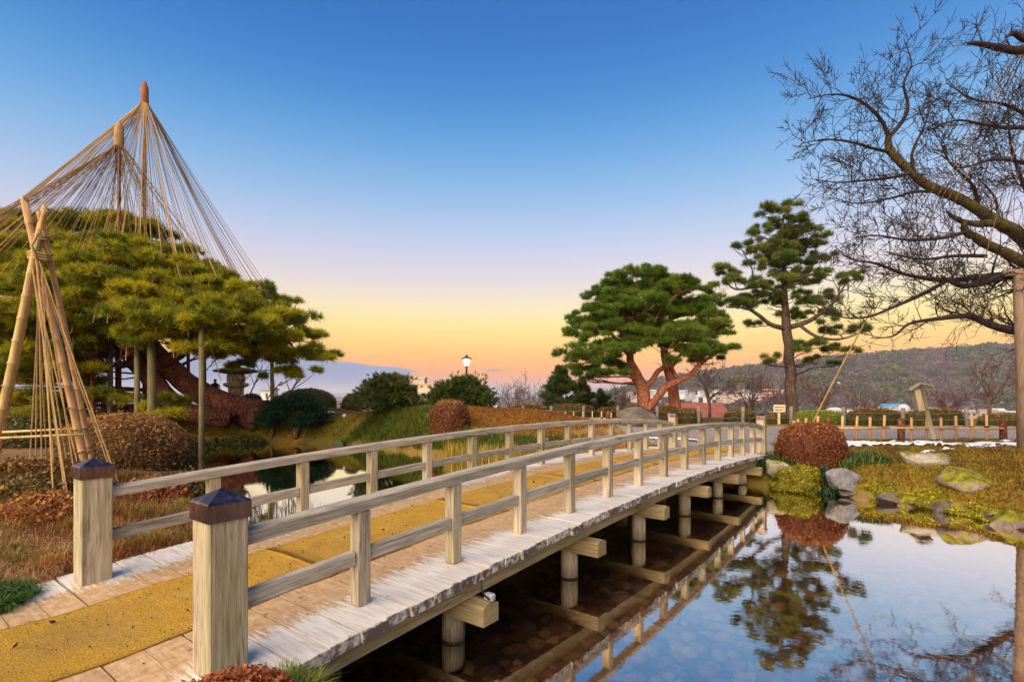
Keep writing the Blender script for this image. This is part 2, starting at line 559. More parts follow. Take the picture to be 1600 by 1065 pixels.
def polydist(poly, X, Y):
    d = np.full(X.shape, 1e9)
    n = len(poly)
    for i in range(n):
        ax, ay = poly[i]
        bx, by = poly[(i + 1) % n]
        ex, ey = bx - ax, by - ay
        t = np.clip(((X - ax) * ex + (Y - ay) * ey) / (ex * ex + ey * ey), 0, 1)
        d = np.minimum(d, np.hypot(X - ax - t * ex, Y - ay - t * ey))
    return d


def wob(X, Y, s, seed=0.0):
    return (np.sin(X * 1.7 * s + seed) * np.cos(Y * 1.3 * s + seed * 2) + 0.6 * np.sin(X * 3.1 * s - Y * 2.3 * s + seed)
            + 0.4 * np.sin(X * 5.3 * s + Y * 6.1 * s + seed * 3) + 0.25 * np.sin(11.3 * s * X - 9.7 * s * Y + seed)) / 2.2


MOUNDS = [(12.5, 12.0, 3.6, 2.6, 0.22), (-13.0, 26.5, 6.5, 3.5, 0.75), (-5.6, 22.6, 2.6, 1.9, 0.75), (0.3, 21.8, 3.6, 2.0, 0.85), (-10.0, 25.0, 4.0, 2.0, 0.35),
          (3.0, 17.8, 1.6, 1.1, 0.15), (-19, 20, 5, 4, 0.3), (-2.5, 21.0, 1.6, 1.5, 0.45)]


def shore(X, Y):
    d = polydist(POND, X, Y)
    return np.where(inside(POND, X, Y), -d, d)


def height(X, Y):
    X = np.asarray(X, float)
    Y = np.asarray(Y, float)
    d = shore(X, Y) + 0.10 * wob(X, Y, 2.1, 1.0) * np.exp(-(X * X + (Y - 12) ** 2) / 900.0)
    land = WATER + 0.10 + 0.52 * (1 - np.exp(-np.maximum(d, 0) / 0.62)) + 0.04 * wob(X, Y, 0.8, 2.0) + 0.012 * wob(X, Y, 5.0, 3.0)
    bed = WATER - 0.34 * (1 - np.exp(np.minimum(d, 0) / 0.5)) + 0.02 * wob(X, Y, 3.0, 5.0)
    k = np.clip((d + 0.06) / 0.16, 0, 1)
    h = bed * (1 - k) + land * k
    for cx, cy, rx, ry, a in MOUNDS:
        h = h + a * np.exp(-((X - cx) / rx) ** 2 - ((Y - cy) / ry) ** 2) * np.clip(d / 1.2, 0, 1)
    # level approach at both ends of the footbridge
    for bx, by, r in ((-3.1, 3.1, 1.9), (7.2, 16.0, 2.2)):
        w = np.exp(-((X - bx) ** 2 + (Y - by) ** 2) / r ** 2) * np.clip(d / 0.6, 0, 1)
        h = h * (1 - w) + w * (-0.125 if by < 5 else -0.05)
    # the garden stands on a terrace: beyond its edge the hillside drops to the town
    t = np.clip((Y - 31.0 - 0.0 * X) / 90.0, 0, 1)
    drop = t * t * (3 - 2 * t)
    h = h * (1 - drop) + (-56.0) * drop
    far = np.clip((Y - 5500.0) / 2000.0, 0, 1)
    return h - far * 14.0


def hz(x, y):
    return float(height(np.array([x]), np.array([y]))[0])


GRAVEL = np.array([(4.75, 15.0), (7.1, 13.45), (7.7, 15.0), (8.6, 17.2), (14, 17.75), (30, 17.6), (60, 20), (60, 25.6), (14, 24.6), (6, 24.3), (2.0, 25.2), (-1.0, 25.6), (4.2, 22.3), (3.9, 18.5)])


def ground_colours(X, Y, d):
    """albedo of soil, moss, dry turf, pond bed"""
    n1 = wob(X, Y, 0.9, 4.0)[:, None]
    n2 = wob(X, Y, 2.7, 7.0)[:, None]
    moss = np.array([0.18, 0.125, 0.014]) + n1 * np.array([-0.04, 0.01, 0.0]) + n2 * np.array([0.06, 0.035, 0.0])
    dry = np.array([0.23, 0.12, 0.04]) + n2 * 0.03
    sedge = np.array([0.09, 0.12, 0.02]) + n2 * 0.02
    orange = np.array([0.24, 0.10, 0.022]) + n2 * np.array([0.03, 0.012, 0])
    soil = np.array([0.15, 0.10, 0.06]) + n2 * 0.02
    bedc = np.array([0.20, 0.13, 0.09]) + n2 * 0.015
    c = np.repeat(moss[:1] * 0, len(X), 0) + moss
    left = ((X < -0.5) & (Y < 17))[:, None]
    c = np.where(left, np.where(n1 > 0.1, dry, soil), c)
    g = np.exp(-((X + 5.4) / 2.4) ** 2 - ((Y - 21.4) / 2.0) ** 2)[:, None]
    c = c * (1 - g) + sedge * g
    g = np.exp(-((X - 0.4) / 3.6) ** 2 - ((Y - 21.5) / 2.2) ** 2)[:, None]
    c = c * (1 - g) + orange * g
    far = (Y > 60)[:, None]
    c = np.where(far, np.array([0.10, 0.09, 0.085]), c)
    k = np.clip(-d / 0.15, 0, 1)[:, None]
    return np.clip(c * (1 - k) + bedc * k, 0.004, 1)


def axis(lo, hi, step, ext_lo, ext_hi, g=1.16):
    a = list(np.arange(lo, hi + step / 2, step))
    s, v = step, hi
    while v < ext_hi:
        s *= g
        v += s
        a.append(v)
    s, v = step, lo
    pre = []
    while v > ext_lo:
        s *= g
        v -= s
        pre.append(v)
    return np.array(pre[::-1] + a)


xs = axis(-17.0, 17.0, 0.14, -40000, 40000)
ys = axis(1.0, 27.0, 0.14, -30000, 60000)
GX, GY = np.meshgrid(xs, ys)
gx, gy = GX.ravel(), GY.ravel()
gz = height(gx, gy)
nx, ny = len(xs), len(ys)
ii = (np.arange(ny - 1)[:, None] * nx + np.arange(nx - 1)[None, :]).ravel()
faces = np.stack([ii, ii + 1, ii + nx + 1, ii + nx], 1)
me = npmesh("ground", np.stack([gx, gy, gz], 1), faces, ground_colours(gx, gy, shore(gx, gy)), smooth=True)
tag(mk("ground", me, M_GROUND), kind="structure", label="mossy garden ground round the pond, falling away to the town")


def drape(name, poly, dz, res, mat, cols=None):
    lo, hi = poly.min(0), poly.max(0)
    ax, ay = np.arange(lo[0], hi[0] + res, res), np.arange(lo[1], hi[1] + res, res)
    X, Y = np.meshgrid(ax, ay)
    X, Y = X.ravel(), Y.ravel()
    keep = inside(poly, X + 0.12 * wob(X, Y, 1.6, 9), Y + 0.12 * wob(X, Y, 1.9, 4)).reshape(len(ay), len(ax))
    Z = height(X, Y) + dz
    n = len(ax)
    q = keep[:-1, :-1] & keep[1:, :-1] & keep[:-1, 1:] & keep[1:, 1:]
    i = (np.arange(len(ay) - 1)[:, None] * n + np.arange(n - 1)[None, :])[q]
    F = np.stack([i, i + 1, i + n + 1, i + n], 1)
    used = np.unique(F)
    rm = np.full(len(X), -1)
    rm[used] = np.arange(len(used))
    return mk(name, npmesh(name, np.stack([X, Y, Z], 1)[used], rm[F], smooth=True), mat)


m, T = material("gravel")
oc = T.n("ShaderNodeTexCoord").outputs["Object"]
vo = T.n("ShaderNodeTexVoronoi", {"Vector": oc, "Scale": 26.0})
nn = T.n("ShaderNodeTexNoise", {"Vector": oc, "Scale": 0.8, "Detail": 6.0}).outputs[0]
c = T.ramp(T.n("ShaderNodeSeparateColor", {0: vo.outputs["Color"]}).outputs[0], [(0.0, (0.15, 0.125, 0.11)), (0.5, (0.27, 0.235, 0.21)), (1.0, (0.42, 0.38, 0.35))])
c = T.mix(T.maprange(nn, 0.4, 0.65, 0.0, 0.35), c, (0.16, 0.12, 0.09))
finish(T, c, 0.9, vo.outputs["Distance"], 0.8, 0.02)
M_GRAVEL = m
tag(drape("gravel_path", GRAVEL, 0.012, 0.2, M_GRAVEL), kind="structure", label="grey gravel path beyond the footbridge")

# water
m, T = material("pond_water")
oc = T.n("ShaderNodeTexCoord").outputs["Object"]
mp = T.n("ShaderNodeMapping", {0: oc, 3: (1.0, 1.0, 1.0)})
w1 = T.n("ShaderNodeTexNoise", {"Vector": mp.outputs[0], "Scale": 2.2, "Detail": 3.0, "Roughness": 0.5}).outputs[0]
w2 = T.n("ShaderNodeTexNoise", {"Vector": mp.outputs[0], "Scale": 13.0, "Detail": 3.0, "Roughness": 0.55}).outputs[0]
h = T.m('ADD', w1, T.m('MULTIPLY', w2, 0.30))
bp = T.n("ShaderNodeBump", {"Strength": 0.022, "Distance": 0.05, "Height": h})
fr = T.n("ShaderNodeFresnel", {"IOR": 1.33, "Normal": bp.outputs[0]}).outputs[0]
k = T.maprange(fr, 0.03, 0.26, 0.50, 0.97)
gl = T.n("ShaderNodeBsdfGlossy", {"Color": (1.0, 0.96, 0.89, 1), "Roughness": 0.015, "Normal": bp.outputs[0]})
tr = T.n("ShaderNodeBsdfTransparent", {0: (1.0, 0.94, 0.86, 1)})
mx = T.n("ShaderNodeMixShader", {0: k, 1: tr.outputs[0], 2: gl.outputs[0]})
T.n("ShaderNodeOutputMaterial", {0: mx.outputs[0]})
M_WATER = m
pw = np.array([(POND[:, 0].min() - 1, POND[:, 1].min() - 1), (POND[:, 0].max() + 1, POND[:, 1].max() + 1)])
V = [(-18, -3, WATER), (28, -3, WATER), (28, 24.2, WATER), (-18, 24.2, WATER)]
tag(mk("pond_water", pydata("pond_water", V, [(0, 1, 2, 3)]), M_WATER), kind="structure", label="still garden pond mirroring the evening sky")

# pebbles on the bed, where the dark reflection lets one see them
def ico(sub=1):
    import bmesh
    bm = bmesh.new()
    bmesh.ops.create_icosphere(bm, subdivisions=sub, radius=1.0)
    V = np.array([v.co[:] for v in bm.verts])
    F = np.array([[v.index for v in f.verts] for f in bm.faces])
    bm.free()
    return V, F


IV1, IF1 = ico(1)
IV2, IF2 = ico(2)
IV3, IF3 = ico(3)
IV4, IF4 = ico(4)


def scatter_blobs(name, P, S, mat, cols, kindlabel, jitter=0.18, IV=IV1, IF=IF1, smooth=True):
    """P (n,3) centres, S (n,3) radii, cols (n,3)"""
    n, nv = len(P), len(IV)
    a = rng.uniform(0, 2 * np.pi, n)
    ca, sa = np.cos(a), np.sin(a)
    B = IV[None] * (1 + jitter * rng.standard_normal((n, nv, 1))) * S[:, None, :]
    X = B[..., 0] * ca[:, None] - B[..., 1] * sa[:, None]
    Y = B[..., 0] * sa[:, None] + B[..., 1] * ca[:, None]
    V = np.stack([X, Y, B[..., 2]], -1) + P[:, None, :]
    F = (IF[None] + (np.arange(n) * nv)[:, None, None]).reshape(-1, 3)
    me = npmesh(name, V.reshape(-1, 3), F, np.repeat(cols, nv, 0), smooth=smooth)
    return me


n = 7500
px_ = rng.uniform(-3.5, 7.5, n)
py_ = rng.uniform(2.5, 13.0, n)
dd = shore(px_, py_)
ok = (dd < -0.22)
px_, py_ = px_[ok], py_[ok]
pz_ = height(px_, py_)
sz = rng.uniform(0.04, 0.13, len(px_)) * rng.uniform(0.7, 1.3, len(px_))
S = np.stack([sz * 1.15, sz * 0.9, sz * 0.5], 1)
pc = np.array([[0.13, 0.06, 0.035], [0.19, 0.10, 0.05], [0.22, 0.15, 0.09], [0.10, 0.06, 0.05], [0.24, 0.17, 0.07]])[rng.integers(0, 5, len(px_))]
me = scatter_blobs("pond_pebbles", np.stack([px_, py_, pz_ + sz * 0.1], 1), S, None, pc * np.array([3.2, 3.0, 2.9]) * rng.uniform(0.6, 1.25, (len(px_), 1)), None, 0.1)
tag(mk("pond_pebbles", me, M_GROUND), "brown pebbles covering the bed of the pond under the bridge", "pebbles", kind="stuff")

# ------------------------------------------------------------------ far land: sea, hills
m, T = material("sea")
finish(T, (0.10, 0.16, 0.26), 0.35, spec=0.5)
tag(mk("sea", pydata("sea", [(-60000, 6300, -62), (60000, 6300, -62), (60000, 80000, -62), (-60000, 80000, -62)], [(0, 1, 2, 3)]), m), kind="structure", label="strip of sea on the far horizon")


def hill_z(X, Y):
    ridge = np.interp(X, [-900, 150, 330, 480, 656, 820, 1000, 1159, 1350, 1531, 1750, 2400, 3600], [-55, -52, -8, 34, 66, 84, 100, 120, 136, 146, 143, 150, 120])
    t = np.clip((Y - 820) / 1000.0, 0, 1)
    s = t * t * (3 - 2 * t)
    back = 1 - 0.8 * np.clip((Y - 1850) / 900.0, 0, 1)
    nse = 20 * wob(X, Y, 0.0075, 1.0) + 9 * wob(X, Y, 0.019, 3.0)
    spur = 22 * np.sin(X * 0.0085 + 0.6) * np.sin(t * math.pi)
    return -57 + (ridge + 57) * s * back + (nse + spur) * np.sin(t * math.pi * 0.96)


hx, hy = np.linspace(-300, 3400, 150), np.linspace(780, 2700, 70)
HX, HY = np.meshgrid(hx, hy)
HXr, HYr = HX.ravel(), HY.ravel()
i = (np.arange(69)[:, None] * 150 + np.arange(149)[None, :]).ravel()
hv = np.stack([HXr, HYr, hill_z(HXr, HYr)], 1)
m_hill = noisy("hill_ground", [(0.05, 0.045, 0.02), (0.09, 0.06, 0.045), (0.07, 0.07, 0.02)], 0.01, 8.0, bstr=0.0)
tag(mk("hill", npmesh("hill", hv, np.stack([i, i + 1, i + 151, i + 150], 1), smooth=True), m_hill), kind="structure", label="long wooded hill beyond the town")
# far low range behind the bay
fx = np.linspace(-9000, 16000, 120)
prof = -60 + 330 * np.clip(np.interp(fx, [-9000, -3000, -900, 500, 1600, 4000, 9000, 16000], [0.0, 0.02, 0.12, 0.5, 0.62, 0.85, 1.0, 1.0]) + 0.07 * np.sin(fx * 0.0021) + 0.05 * np.sin(fx * 0.0047), 0, 2)
prof = np.minimum(prof, 150 + 6 * np.sin(fx * 0.003))
fv = np.concatenate([np.stack([fx, np.full(120, 15000.0), np.full(120, -66.0)], 1), np.stack([fx, np.full(120, 17500.0), prof], 1), np.stack([fx, np.full(120, 21000.0), np.full(120, -66.0)], 1)])
i = np.arange(119)
ff = np.concatenate([np.stack([i, i + 1, i + 121, i + 120], 1), np.stack([i + 120, i + 121, i + 241, i + 240], 1)])
m, T = material("distant_range")
finish(T, (0.09, 0.12, 0.15), 0.95)
tag(mk("distant_range", npmesh("distant_range", fv, ff, smooth=True), m), kind="structure", label="low blue range far behind the bay")

# wood covering the hill: one mass
def tris_from(P, N, size, cols, n_per, spread, aspect=0.45):
    """for every anchor P with outward direction N: n_per small pointed leaves"""
    k = len(P)
    P_ = np.repeat(P, n_per, 0)
    N_ = np.repeat(N, n_per, 0)
    C_ = np.repeat(cols, n_per, 0)
    S_ = np.repeat(size, n_per) * rng.uniform(0.7, 1.25, k * n_per)
    D = N_ + spread * rng.standard_normal((k * n_per, 3))
    D /= np.linalg.norm(D, axis=1, keepdims=True) + 1e-9
    A = np.cross(D, rng.standard_normal((k * n_per, 3)))
    A /= np.linalg.norm(A, axis=1, keepdims=True) + 1e-9
    return P_, D, A, S_, C_


def needles(name, P, N, size, cols, n_per=14, spread=0.75, width=0.10):
    """pine tufts: thin triangles fanning out of each anchor"""
    P_, D, A, S_, C_ = tris_from(P, N, size, cols, n_per, spread)
    w = (A * (S_ * width)[:, None])
    V = np.stack([P_ - w, P_ + w, P_ + D * S_[:, None]], 1).reshape(-1, 3)
    F = np.arange(len(V)).reshape(-1, 3)
    C = np.repeat(C_ * rng.uniform(0.8, 1.2, (len(C_), 1)), 3, 0)
    return V, F, C


def leaves(P, N, size, cols, n_per=1, spread=0.6, aspect=0.5):
    """diamond shaped leaves lying roughly along the surface, lifted outwards"""
    P_, D, A, S_, C_ = tris_from(P, N, size, cols, n_per, spread)
    L = A * S_[:, None]
    Wd = np.cross(D, A) * (S_ * aspect)[:, None]
    lift = D * (S_ * 0.35)[:, None]
    V = np.stack([P_ - L * 0.5, P_ + Wd * 0.5 + lift * 0.4, P_ + L * 0.5 + lift, P_ - Wd * 0.5 + lift * 0.4], 1).reshape(-1, 3)
    F = np.arange(len(V)).reshape(-1, 4)
    C = np.repeat(C_ * rng.uniform(0.75, 1.25, (len(C_), 1)), 4, 0)
    return V, F, C


nf = 21000
wx = rng.uniform(-100, 3000, nf * 2)
wy = rng.uniform(900, 2000, nf * 2)
keep = (wx / wy < 1.12) & (wx / wy > 0.10)
wx, wy = wx[keep][:nf], wy[keep][:nf]
wz = hill_z(wx, wy)
cr = rng.uniform(3.0, 6.0, len(wx)) * np.where(rng.uniform(0, 1, len(wx)) < 0.15, 1.7, 1.0)
typ = 1.15 * wob(wx, wy, 0.009, 2.0) + 0.45 * rng.standard_normal(len(wx))
pal = np.where(typ[:, None] > 0.75, np.array([0.14, 0.14, 0.04]), np.where(typ[:, None] > 0.0, np.array([0.05, 0.075, 0.035]), np.array([0.135, 0.095, 0.10])))
pal = pal * rng.uniform(0.9, 1.7, (len(wx), 1))
# crown points on a dome
npt = 14
u_ = rng.standard_normal((len(wx), npt, 3))
u_[..., 2] = np.abs(u_[..., 2]) * 0.9 - 0.15
u_ /= np.linalg.norm(u_, axis=-1, keepdims=True)
cp = np.stack([wx, wy, wz + cr * 0.5], 1)[:, None, :] + u_ * (cr[:, None, None] * np.array([1, 1, 0.95]))
V, F, C = leaves(cp.reshape(-1, 3), u_.reshape(-1, 3), np.repeat(cr * 0.75, npt), np.repeat(pal, npt, 0), 1, 0.5, 0.8)
tag(mk("hillside_wood", npmesh("hillside_wood", V, F, C), M_FOL), "mixed winter wood covering the far hillside", "wood", kind="stuff")

# ------------------------------------------------------------------ footbridge
BA = Vector((-1.742, 3.15, 0.0))
BANG = math.atan2(0.79442, 0.60737)
BW = 2.45                                   # between the two railings
bridge = empty("footbridge", BA, BANG)
tag(bridge, "arched wooden footbridge with low pale railings crossing the pond", "footbridge")


def arch(s):
    return 0.255 * (1 - ((min(max(s, -0.6), 14.6) - 7.0) / 7.0) ** 2) if -0.35 < s < 14.35 else 0.255 * (1 - (7.35 / 7.0) ** 2)


def slope(s):
    return math.atan(-0.255 * 2 * (s - 7.0) / 49.0) if -0.35 < s < 14.35 else 0.0


# deck boards: bare and frosted at the ends, sandy where people walk
m, T = material("deck_boards")
tcn = T.n("ShaderNodeTexCoord").outputs["Object"]
oi = T.n("ShaderNodeObjectInfo").outputs["Random"]
off = T.n("ShaderNodeCombineXYZ", {0: T.m('MULTIPLY', oi, 53.0), 1: T.m('MULTIPLY', oi, 17.0), 2: 0.0})
mp = T.n("ShaderNodeMapping", {0: tcn, 1: off.outputs[0], 3: (16.0, 1.2, 16.0)})
g = T.n("ShaderNodeTexNoise", {"Vector": mp.outputs[0], "Scale": 2.4, "Detail": 8.0, "Roughness": 0.66, "Distortion": 0.4}).outputs[0]
bare = T.ramp(g, [(0.25, (0.33, 0.30, 0.265)), (0.45, (0.58, 0.545, 0.49)), (0.68, (0.73, 0.70, 0.65))])
mpf = T.n("ShaderNodeMapping", {0: tcn, 1: off.outputs[0], 3: (9.0, 9.0, 9.0)})
n2 = T.n("ShaderNodeTexNoise", {"Vector": mpf.outputs[0], "Scale": 1.6, "Detail": 5.0, "Roughness": 0.6}).outputs[0]
sand = T.ramp(n2, [(0.3, (0.33, 0.20, 0.095)), (0.5, (0.45, 0.295, 0.15)), (0.7, (0.54, 0.38, 0.21))])
sand = T.mix(T.maprange(g, 0.52, 0.3, 0.0, 0.55), sand, (0.25, 0.15, 0.085))
sand = T.mix(T.maprange(g, 0.55, 0.75, 0.0, 0.4), sand, (0.62, 0.50, 0.36))
yy = T.n("ShaderNodeSeparateXYZ", {0: tcn}).outputs[1]
ay = T.m('ABSOLUTE', yy)
mpe = T.n("ShaderNodeMapping", {0: tcn, 1: off.outputs[0], 3: (2.4, 0.32, 1.0)})
ne = T.n("ShaderNodeTexNoise", {"Vector": mpe.outputs[0], "Scale": 13.0, "Detail": 4.0, "Roughness": 0.7}).outputs[0]
edge = T.m('ADD', T.m('ADD', 1.06, T.m('MULTIPLY', T.m('SUBTRACT', ne, 0.5), 0.9)), T.m('MULTIPLY', T.m('SUBTRACT', oi, 0.5), 0.16))
fsand = T.maprange(T.m('SUBTRACT', edge, ay), -0.09, 0.09, 0.0, 1.0, True)
c = T.mix(fsand, bare, sand)
kn = T.n("ShaderNodeTexVoronoi", {"Vector": mpf.outputs[0], "Scale": 0.42}).outputs["Distance"]
c = T.mix(T.maprange(kn, 0.05, 0.11, 0.6, 0.0, True), c, (0.10, 0.075, 0.055))
# rotten dark board ends
ge = T.n("ShaderNodeTexNoise", {"Vector": mpf.outputs[0], "Scale": 2.2, "Detail": 5.0}).outputs[0]
fe = T.maprange(T.m('ADD', ay, T.m('MULTIPLY', ge, 0.10)), 1.622, 1.655, 0.0, 0.92, True)
c = T.mix(fe, c, (0.075, 0.045, 0.04))
hs = T.n("ShaderNodeHueSaturation", {"Color": c, "Value": T.maprange(oi, 0, 1, 0.94, 1.06)})
finish(T, hs.outputs[0], 0.82, g, 0.6, 0.008)
M_DECK = m

PW = 0.226
HALF = BW / 2 + 0.37
pm = []
for k in range(4):
    b = MB()
    b.box(-PW / 2 + 0.005, PW / 2 - 0.005, -HALF + rnd.uniform(-0.012, 0.012), HALF + rnd.uniform(-0.012, 0.012), -0.075, 0.0)
    me = b.mesh("plank")
    me.materials.append(M_DECK)
    pm.append(me)
s = -0.75
k = 0
while s < 14.75:
    o = mk("plank", pm[k % 4], None, bridge, (s, BW / 2 + rnd.uniform(-0.012, 0.012), arch(s) + rnd.uniform(-0.004, 0.003)), (rnd.uniform(-.002, .002), -slope(s), rnd.uniform(-.006, .006)))
    s += PW
    k += 1

# coir runner in lengths
m, T = material("coir_matting")
v, r, oc = objcoord(T)
f1 = T.n("ShaderNodeTexNoise", {"Vector": v, "Scale": 75.0, "Detail": 4.0, "Roughness": 0.7}).outputs[0]
f2 = T.n("ShaderNodeTexNoise", {"Vector": v, "Scale": 7.0, "Detail": 7.0, "Roughness": 0.65}).outputs[0]
f3 = T.n("ShaderNodeTexNoise", {"Vector": v, "Scale": 1.1, "Detail": 4.0}).outputs[0]
c = T.ramp(f1, [(0.25, (0.24, 0.12, 0.018)), (0.5, (0.50, 0.29, 0.045)), (0.75, (0.68, 0.46, 0.10))])
c = T.mix(T.maprange(f2, 0.42, 0.7, 0.0, 0.55, True), c, (0.60, 0.35, 0.04))
c = T.mix(T.maprange(f3, 0.46, 0.7, 0.0, 0.55, True), c, (0.30, 0.18, 0.07))
f4 = T.n("ShaderNodeTexNoise", {"Vector": v, "Scale": 2.6, "Detail": 8.0, "Roughness": 0.7}).outputs[0]
c = T.mix(T.maprange(f4, 0.55, 0.72, 0.0, 0.7, True), c, (0.50, 0.36, 0.18))
finish(T, c, 0.95, T.m('ADD', f1, T.m('MULTIPLY', f2, 1.6)), 1.0, 0.022, spec=0.05)
M_MAT = m
M0, M1 = 0.66, 1.80
s0 = -4.6
ends = [-4.6, -2.55, -0.98, 1.25, 3.55, 5.9, 8.3, 10.6, 12.8, 14.9]
for a, b in zip(ends[:-1], ends[1:]):
    nS, nW = int((b - a) / 0.07) + 2, 16
    V, F = [], []
    for i in range(nS):
        t = i / (nS - 1)
        ss = a + (b - a) * t + (0.0 if i else -0.03)
        zz = arch(ss) + 0.006 + 0.022 * math.exp(-((ss - a) / 0.07) ** 2) + 0.008 * math.exp(-((ss - b) / 0.05) ** 2)
        for j in range(nW):
            w = j / (nW - 1)
            yj = M0 + (M1 - M0) * w
            if j == 0:
                yj += 0.018 * mnoise.noise((ss * 3, 0, a))
            if j == nW - 1:
                yj += 0.018 * mnoise.noise((ss * 3, 5, a))
            z = zz + 0.009 + 0.010 * mnoise.noise((ss * 2.2, yj * 2.2, a)) + 0.004 * mnoise.noise((ss * 9, yj * 9, a))
            if j in (0, nW - 1):
                z -= 0.006
            V.append((ss + 0.05 * mnoise.noise((yj * 2, a, 3)) * (1 if i in (0, nS - 1) else 0), yj, z))
    for i in range(nS - 1):
        for j in range(nW - 1):
            F.append((i * nW + j, (i + 1) * nW + j, (i + 1) * nW + j + 1, i * nW + j + 1))
    # skirt so that the matting has a thickness
    nv = len(V)
    rim = [(i, 0) for i in range(nS)] + [(nS - 1, j) for j in range(1, nW)] + [(i, nW - 1) for i in range(nS - 2, -1, -1)] + [(0, j) for j in range(nW - 2, 0, -1)]
    for i, j in rim:
        x, y, z = V[i * nW + j]
        V.append((x, y, z - 0.022))
    q = len(rim)
    for kk in range(q):
        k2 = (kk + 1) % q
        i0, i1 = rim[kk][0] * nW + rim[kk][1], rim[k2][0] * nW + rim[k2][1]
        F.append((i0, i1, nv + k2, nv + kk))
    mk("matting", pydata("matting", V, F, True), M_MAT, bridge)

# railings
bal = MB().box(-0.055, 0.055, -0.055, 0.055, 0.0, 0.70, 0.006).mesh("baluster")
bal.materials.append(M_TIMBERZ)
lowm = MB().box(-0.445, 0.445, -0.035, 0.035, -0.05, 0.05, 0.006).mesh("lower_rail")
lowm.materials.append(M_RAIL)
lowe = MB().box(-0.405, 0.405, -0.035, 0.035, -0.05, 0.05, 0.006).mesh("lower_rail")
lowe.materials.append(M_RAIL)
post = MB().box(-0.112, 0.112, -0.112, 0.112, -0.05, 1.0, 0.008).mesh("newel_post")
post.materials.append(M_TIMBERZ)
m, T = material("copper_cap")
v, r, oc = objcoord(T, (1, 1, 0.3))
g = T.n("ShaderNodeTexNoise", {"Vector": v, "Scale": 14.0, "Detail": 7.0, "Roughness": 0.7}).outputs[0]
c = T.ramp(g, [(0.3, (0.10, 0.055, 0.05)), (0.55, (0.20, 0.125, 0.115)), (0.75, (0.36, 0.30, 0.31))])
finish(T, c, T.maprange(g, 0.3, 0.7, 0.2, 0.5), g, 0.3, 0.006, metallic=1.0, spec=0.5)
capm = MB()
w, h0, h1, h2 = 0.124, 0.90, 1.0, 1.075
V = [(-w, -w, h0), (w, -w, h0), (w, w, h0), (-w, w, h0), (-w, -w, h1), (w, -w, h1), (w, w, h1), (-w, w, h1),
     (-w * .93, -w * .93, h1 + .012), (w * .93, -w * .93, h1 + .012), (w * .93, w * .93, h1 + .012), (-w * .93, w * .93, h1 + .012), (0, 0, h2)]
F = [(0, 3, 2, 1), (0, 1, 5, 4), (1, 2, 6, 5), (2, 3, 7, 6), (3, 0, 4, 7), (4, 5, 9, 8), (5, 6, 10, 9), (6, 7, 11, 10), (7, 4, 8, 11), (8, 9, 12), (9, 10, 12), (10, 11, 12), (11, 8, 12)]
capm = pydata("post_cap", V, F)
capm.materials.append(m)
RAILH = 0.705
for side, y in ((0, 0.0), (1, BW)):
    for s in range(1, 14):
        mk("baluster", bal, None, bridge, (s, y, arch(s)), (0, 0, rnd.uniform(-.02, .02)))
    for s in range(14):
        mid = s + 0.5
        a, b = mid - 0.445, mid + 0.445
        me = lowm
        if s == 0:
            mid, me = 0.53, lowe
        if s == 13:
            mid, me = 13.47, lowe
        mk("lower_rail", me, None, bridge, (mid, y, arch(mid) + 0.36), (0, -slope(mid), 0))
    # top rail: one long bent timber in three lengths
    cuts = [0.113, 4.0, 9.0, 13.887]
    for a, b in zip(cuts[:-1], cuts[1:]):
        nS = int((b - a) / 0.25) + 2
        prof = [(-0.062, 0.0), (0.062, 0.0), (0.062, 0.072), (0.048, 0.088), (-0.048, 0.088), (-0.062, 0.072)]
        V, F = [], []
        gap = 0.004
        for i in range(nS):
            s = a + gap + (b - a - 2 * gap) * i / (nS - 1)
            for (py, pz) in prof:
                V.append((s - a, py, arch(s) + RAILH + pz - 0.06 * max(0, (s - 12.4) / 1.6) ** 2))
        np_ = len(prof)
        for i in range(nS - 1):
            for j in range(np_):
                j2 = (j + 1) % np_
                F.append((i * np_ + j, (i + 1) * np_ + j, (i + 1) * np_ + j2, i * np_ + j2))
        F.append(tuple(range(np_)))
        F.append(tuple(reversed(range((nS - 1) * np_, nS * np_))))
        mk("top_rail", pydata("top_rail", V, F), M_RAIL, bridge, (a, y, 0))
    for s in (0.0, 14.0):
        p = mk("newel_post", post, None, bridge, (s, y, arch(s)), (0, 0, rnd.uniform(-.015, .015)))
        mk("post_cap", capm, None, p)

M_SLIME = noisy("slimy_wood", [(0.018, 0.014, 0.008), (0.04, 0.032, 0.016)], 5.0, rough=0.5)
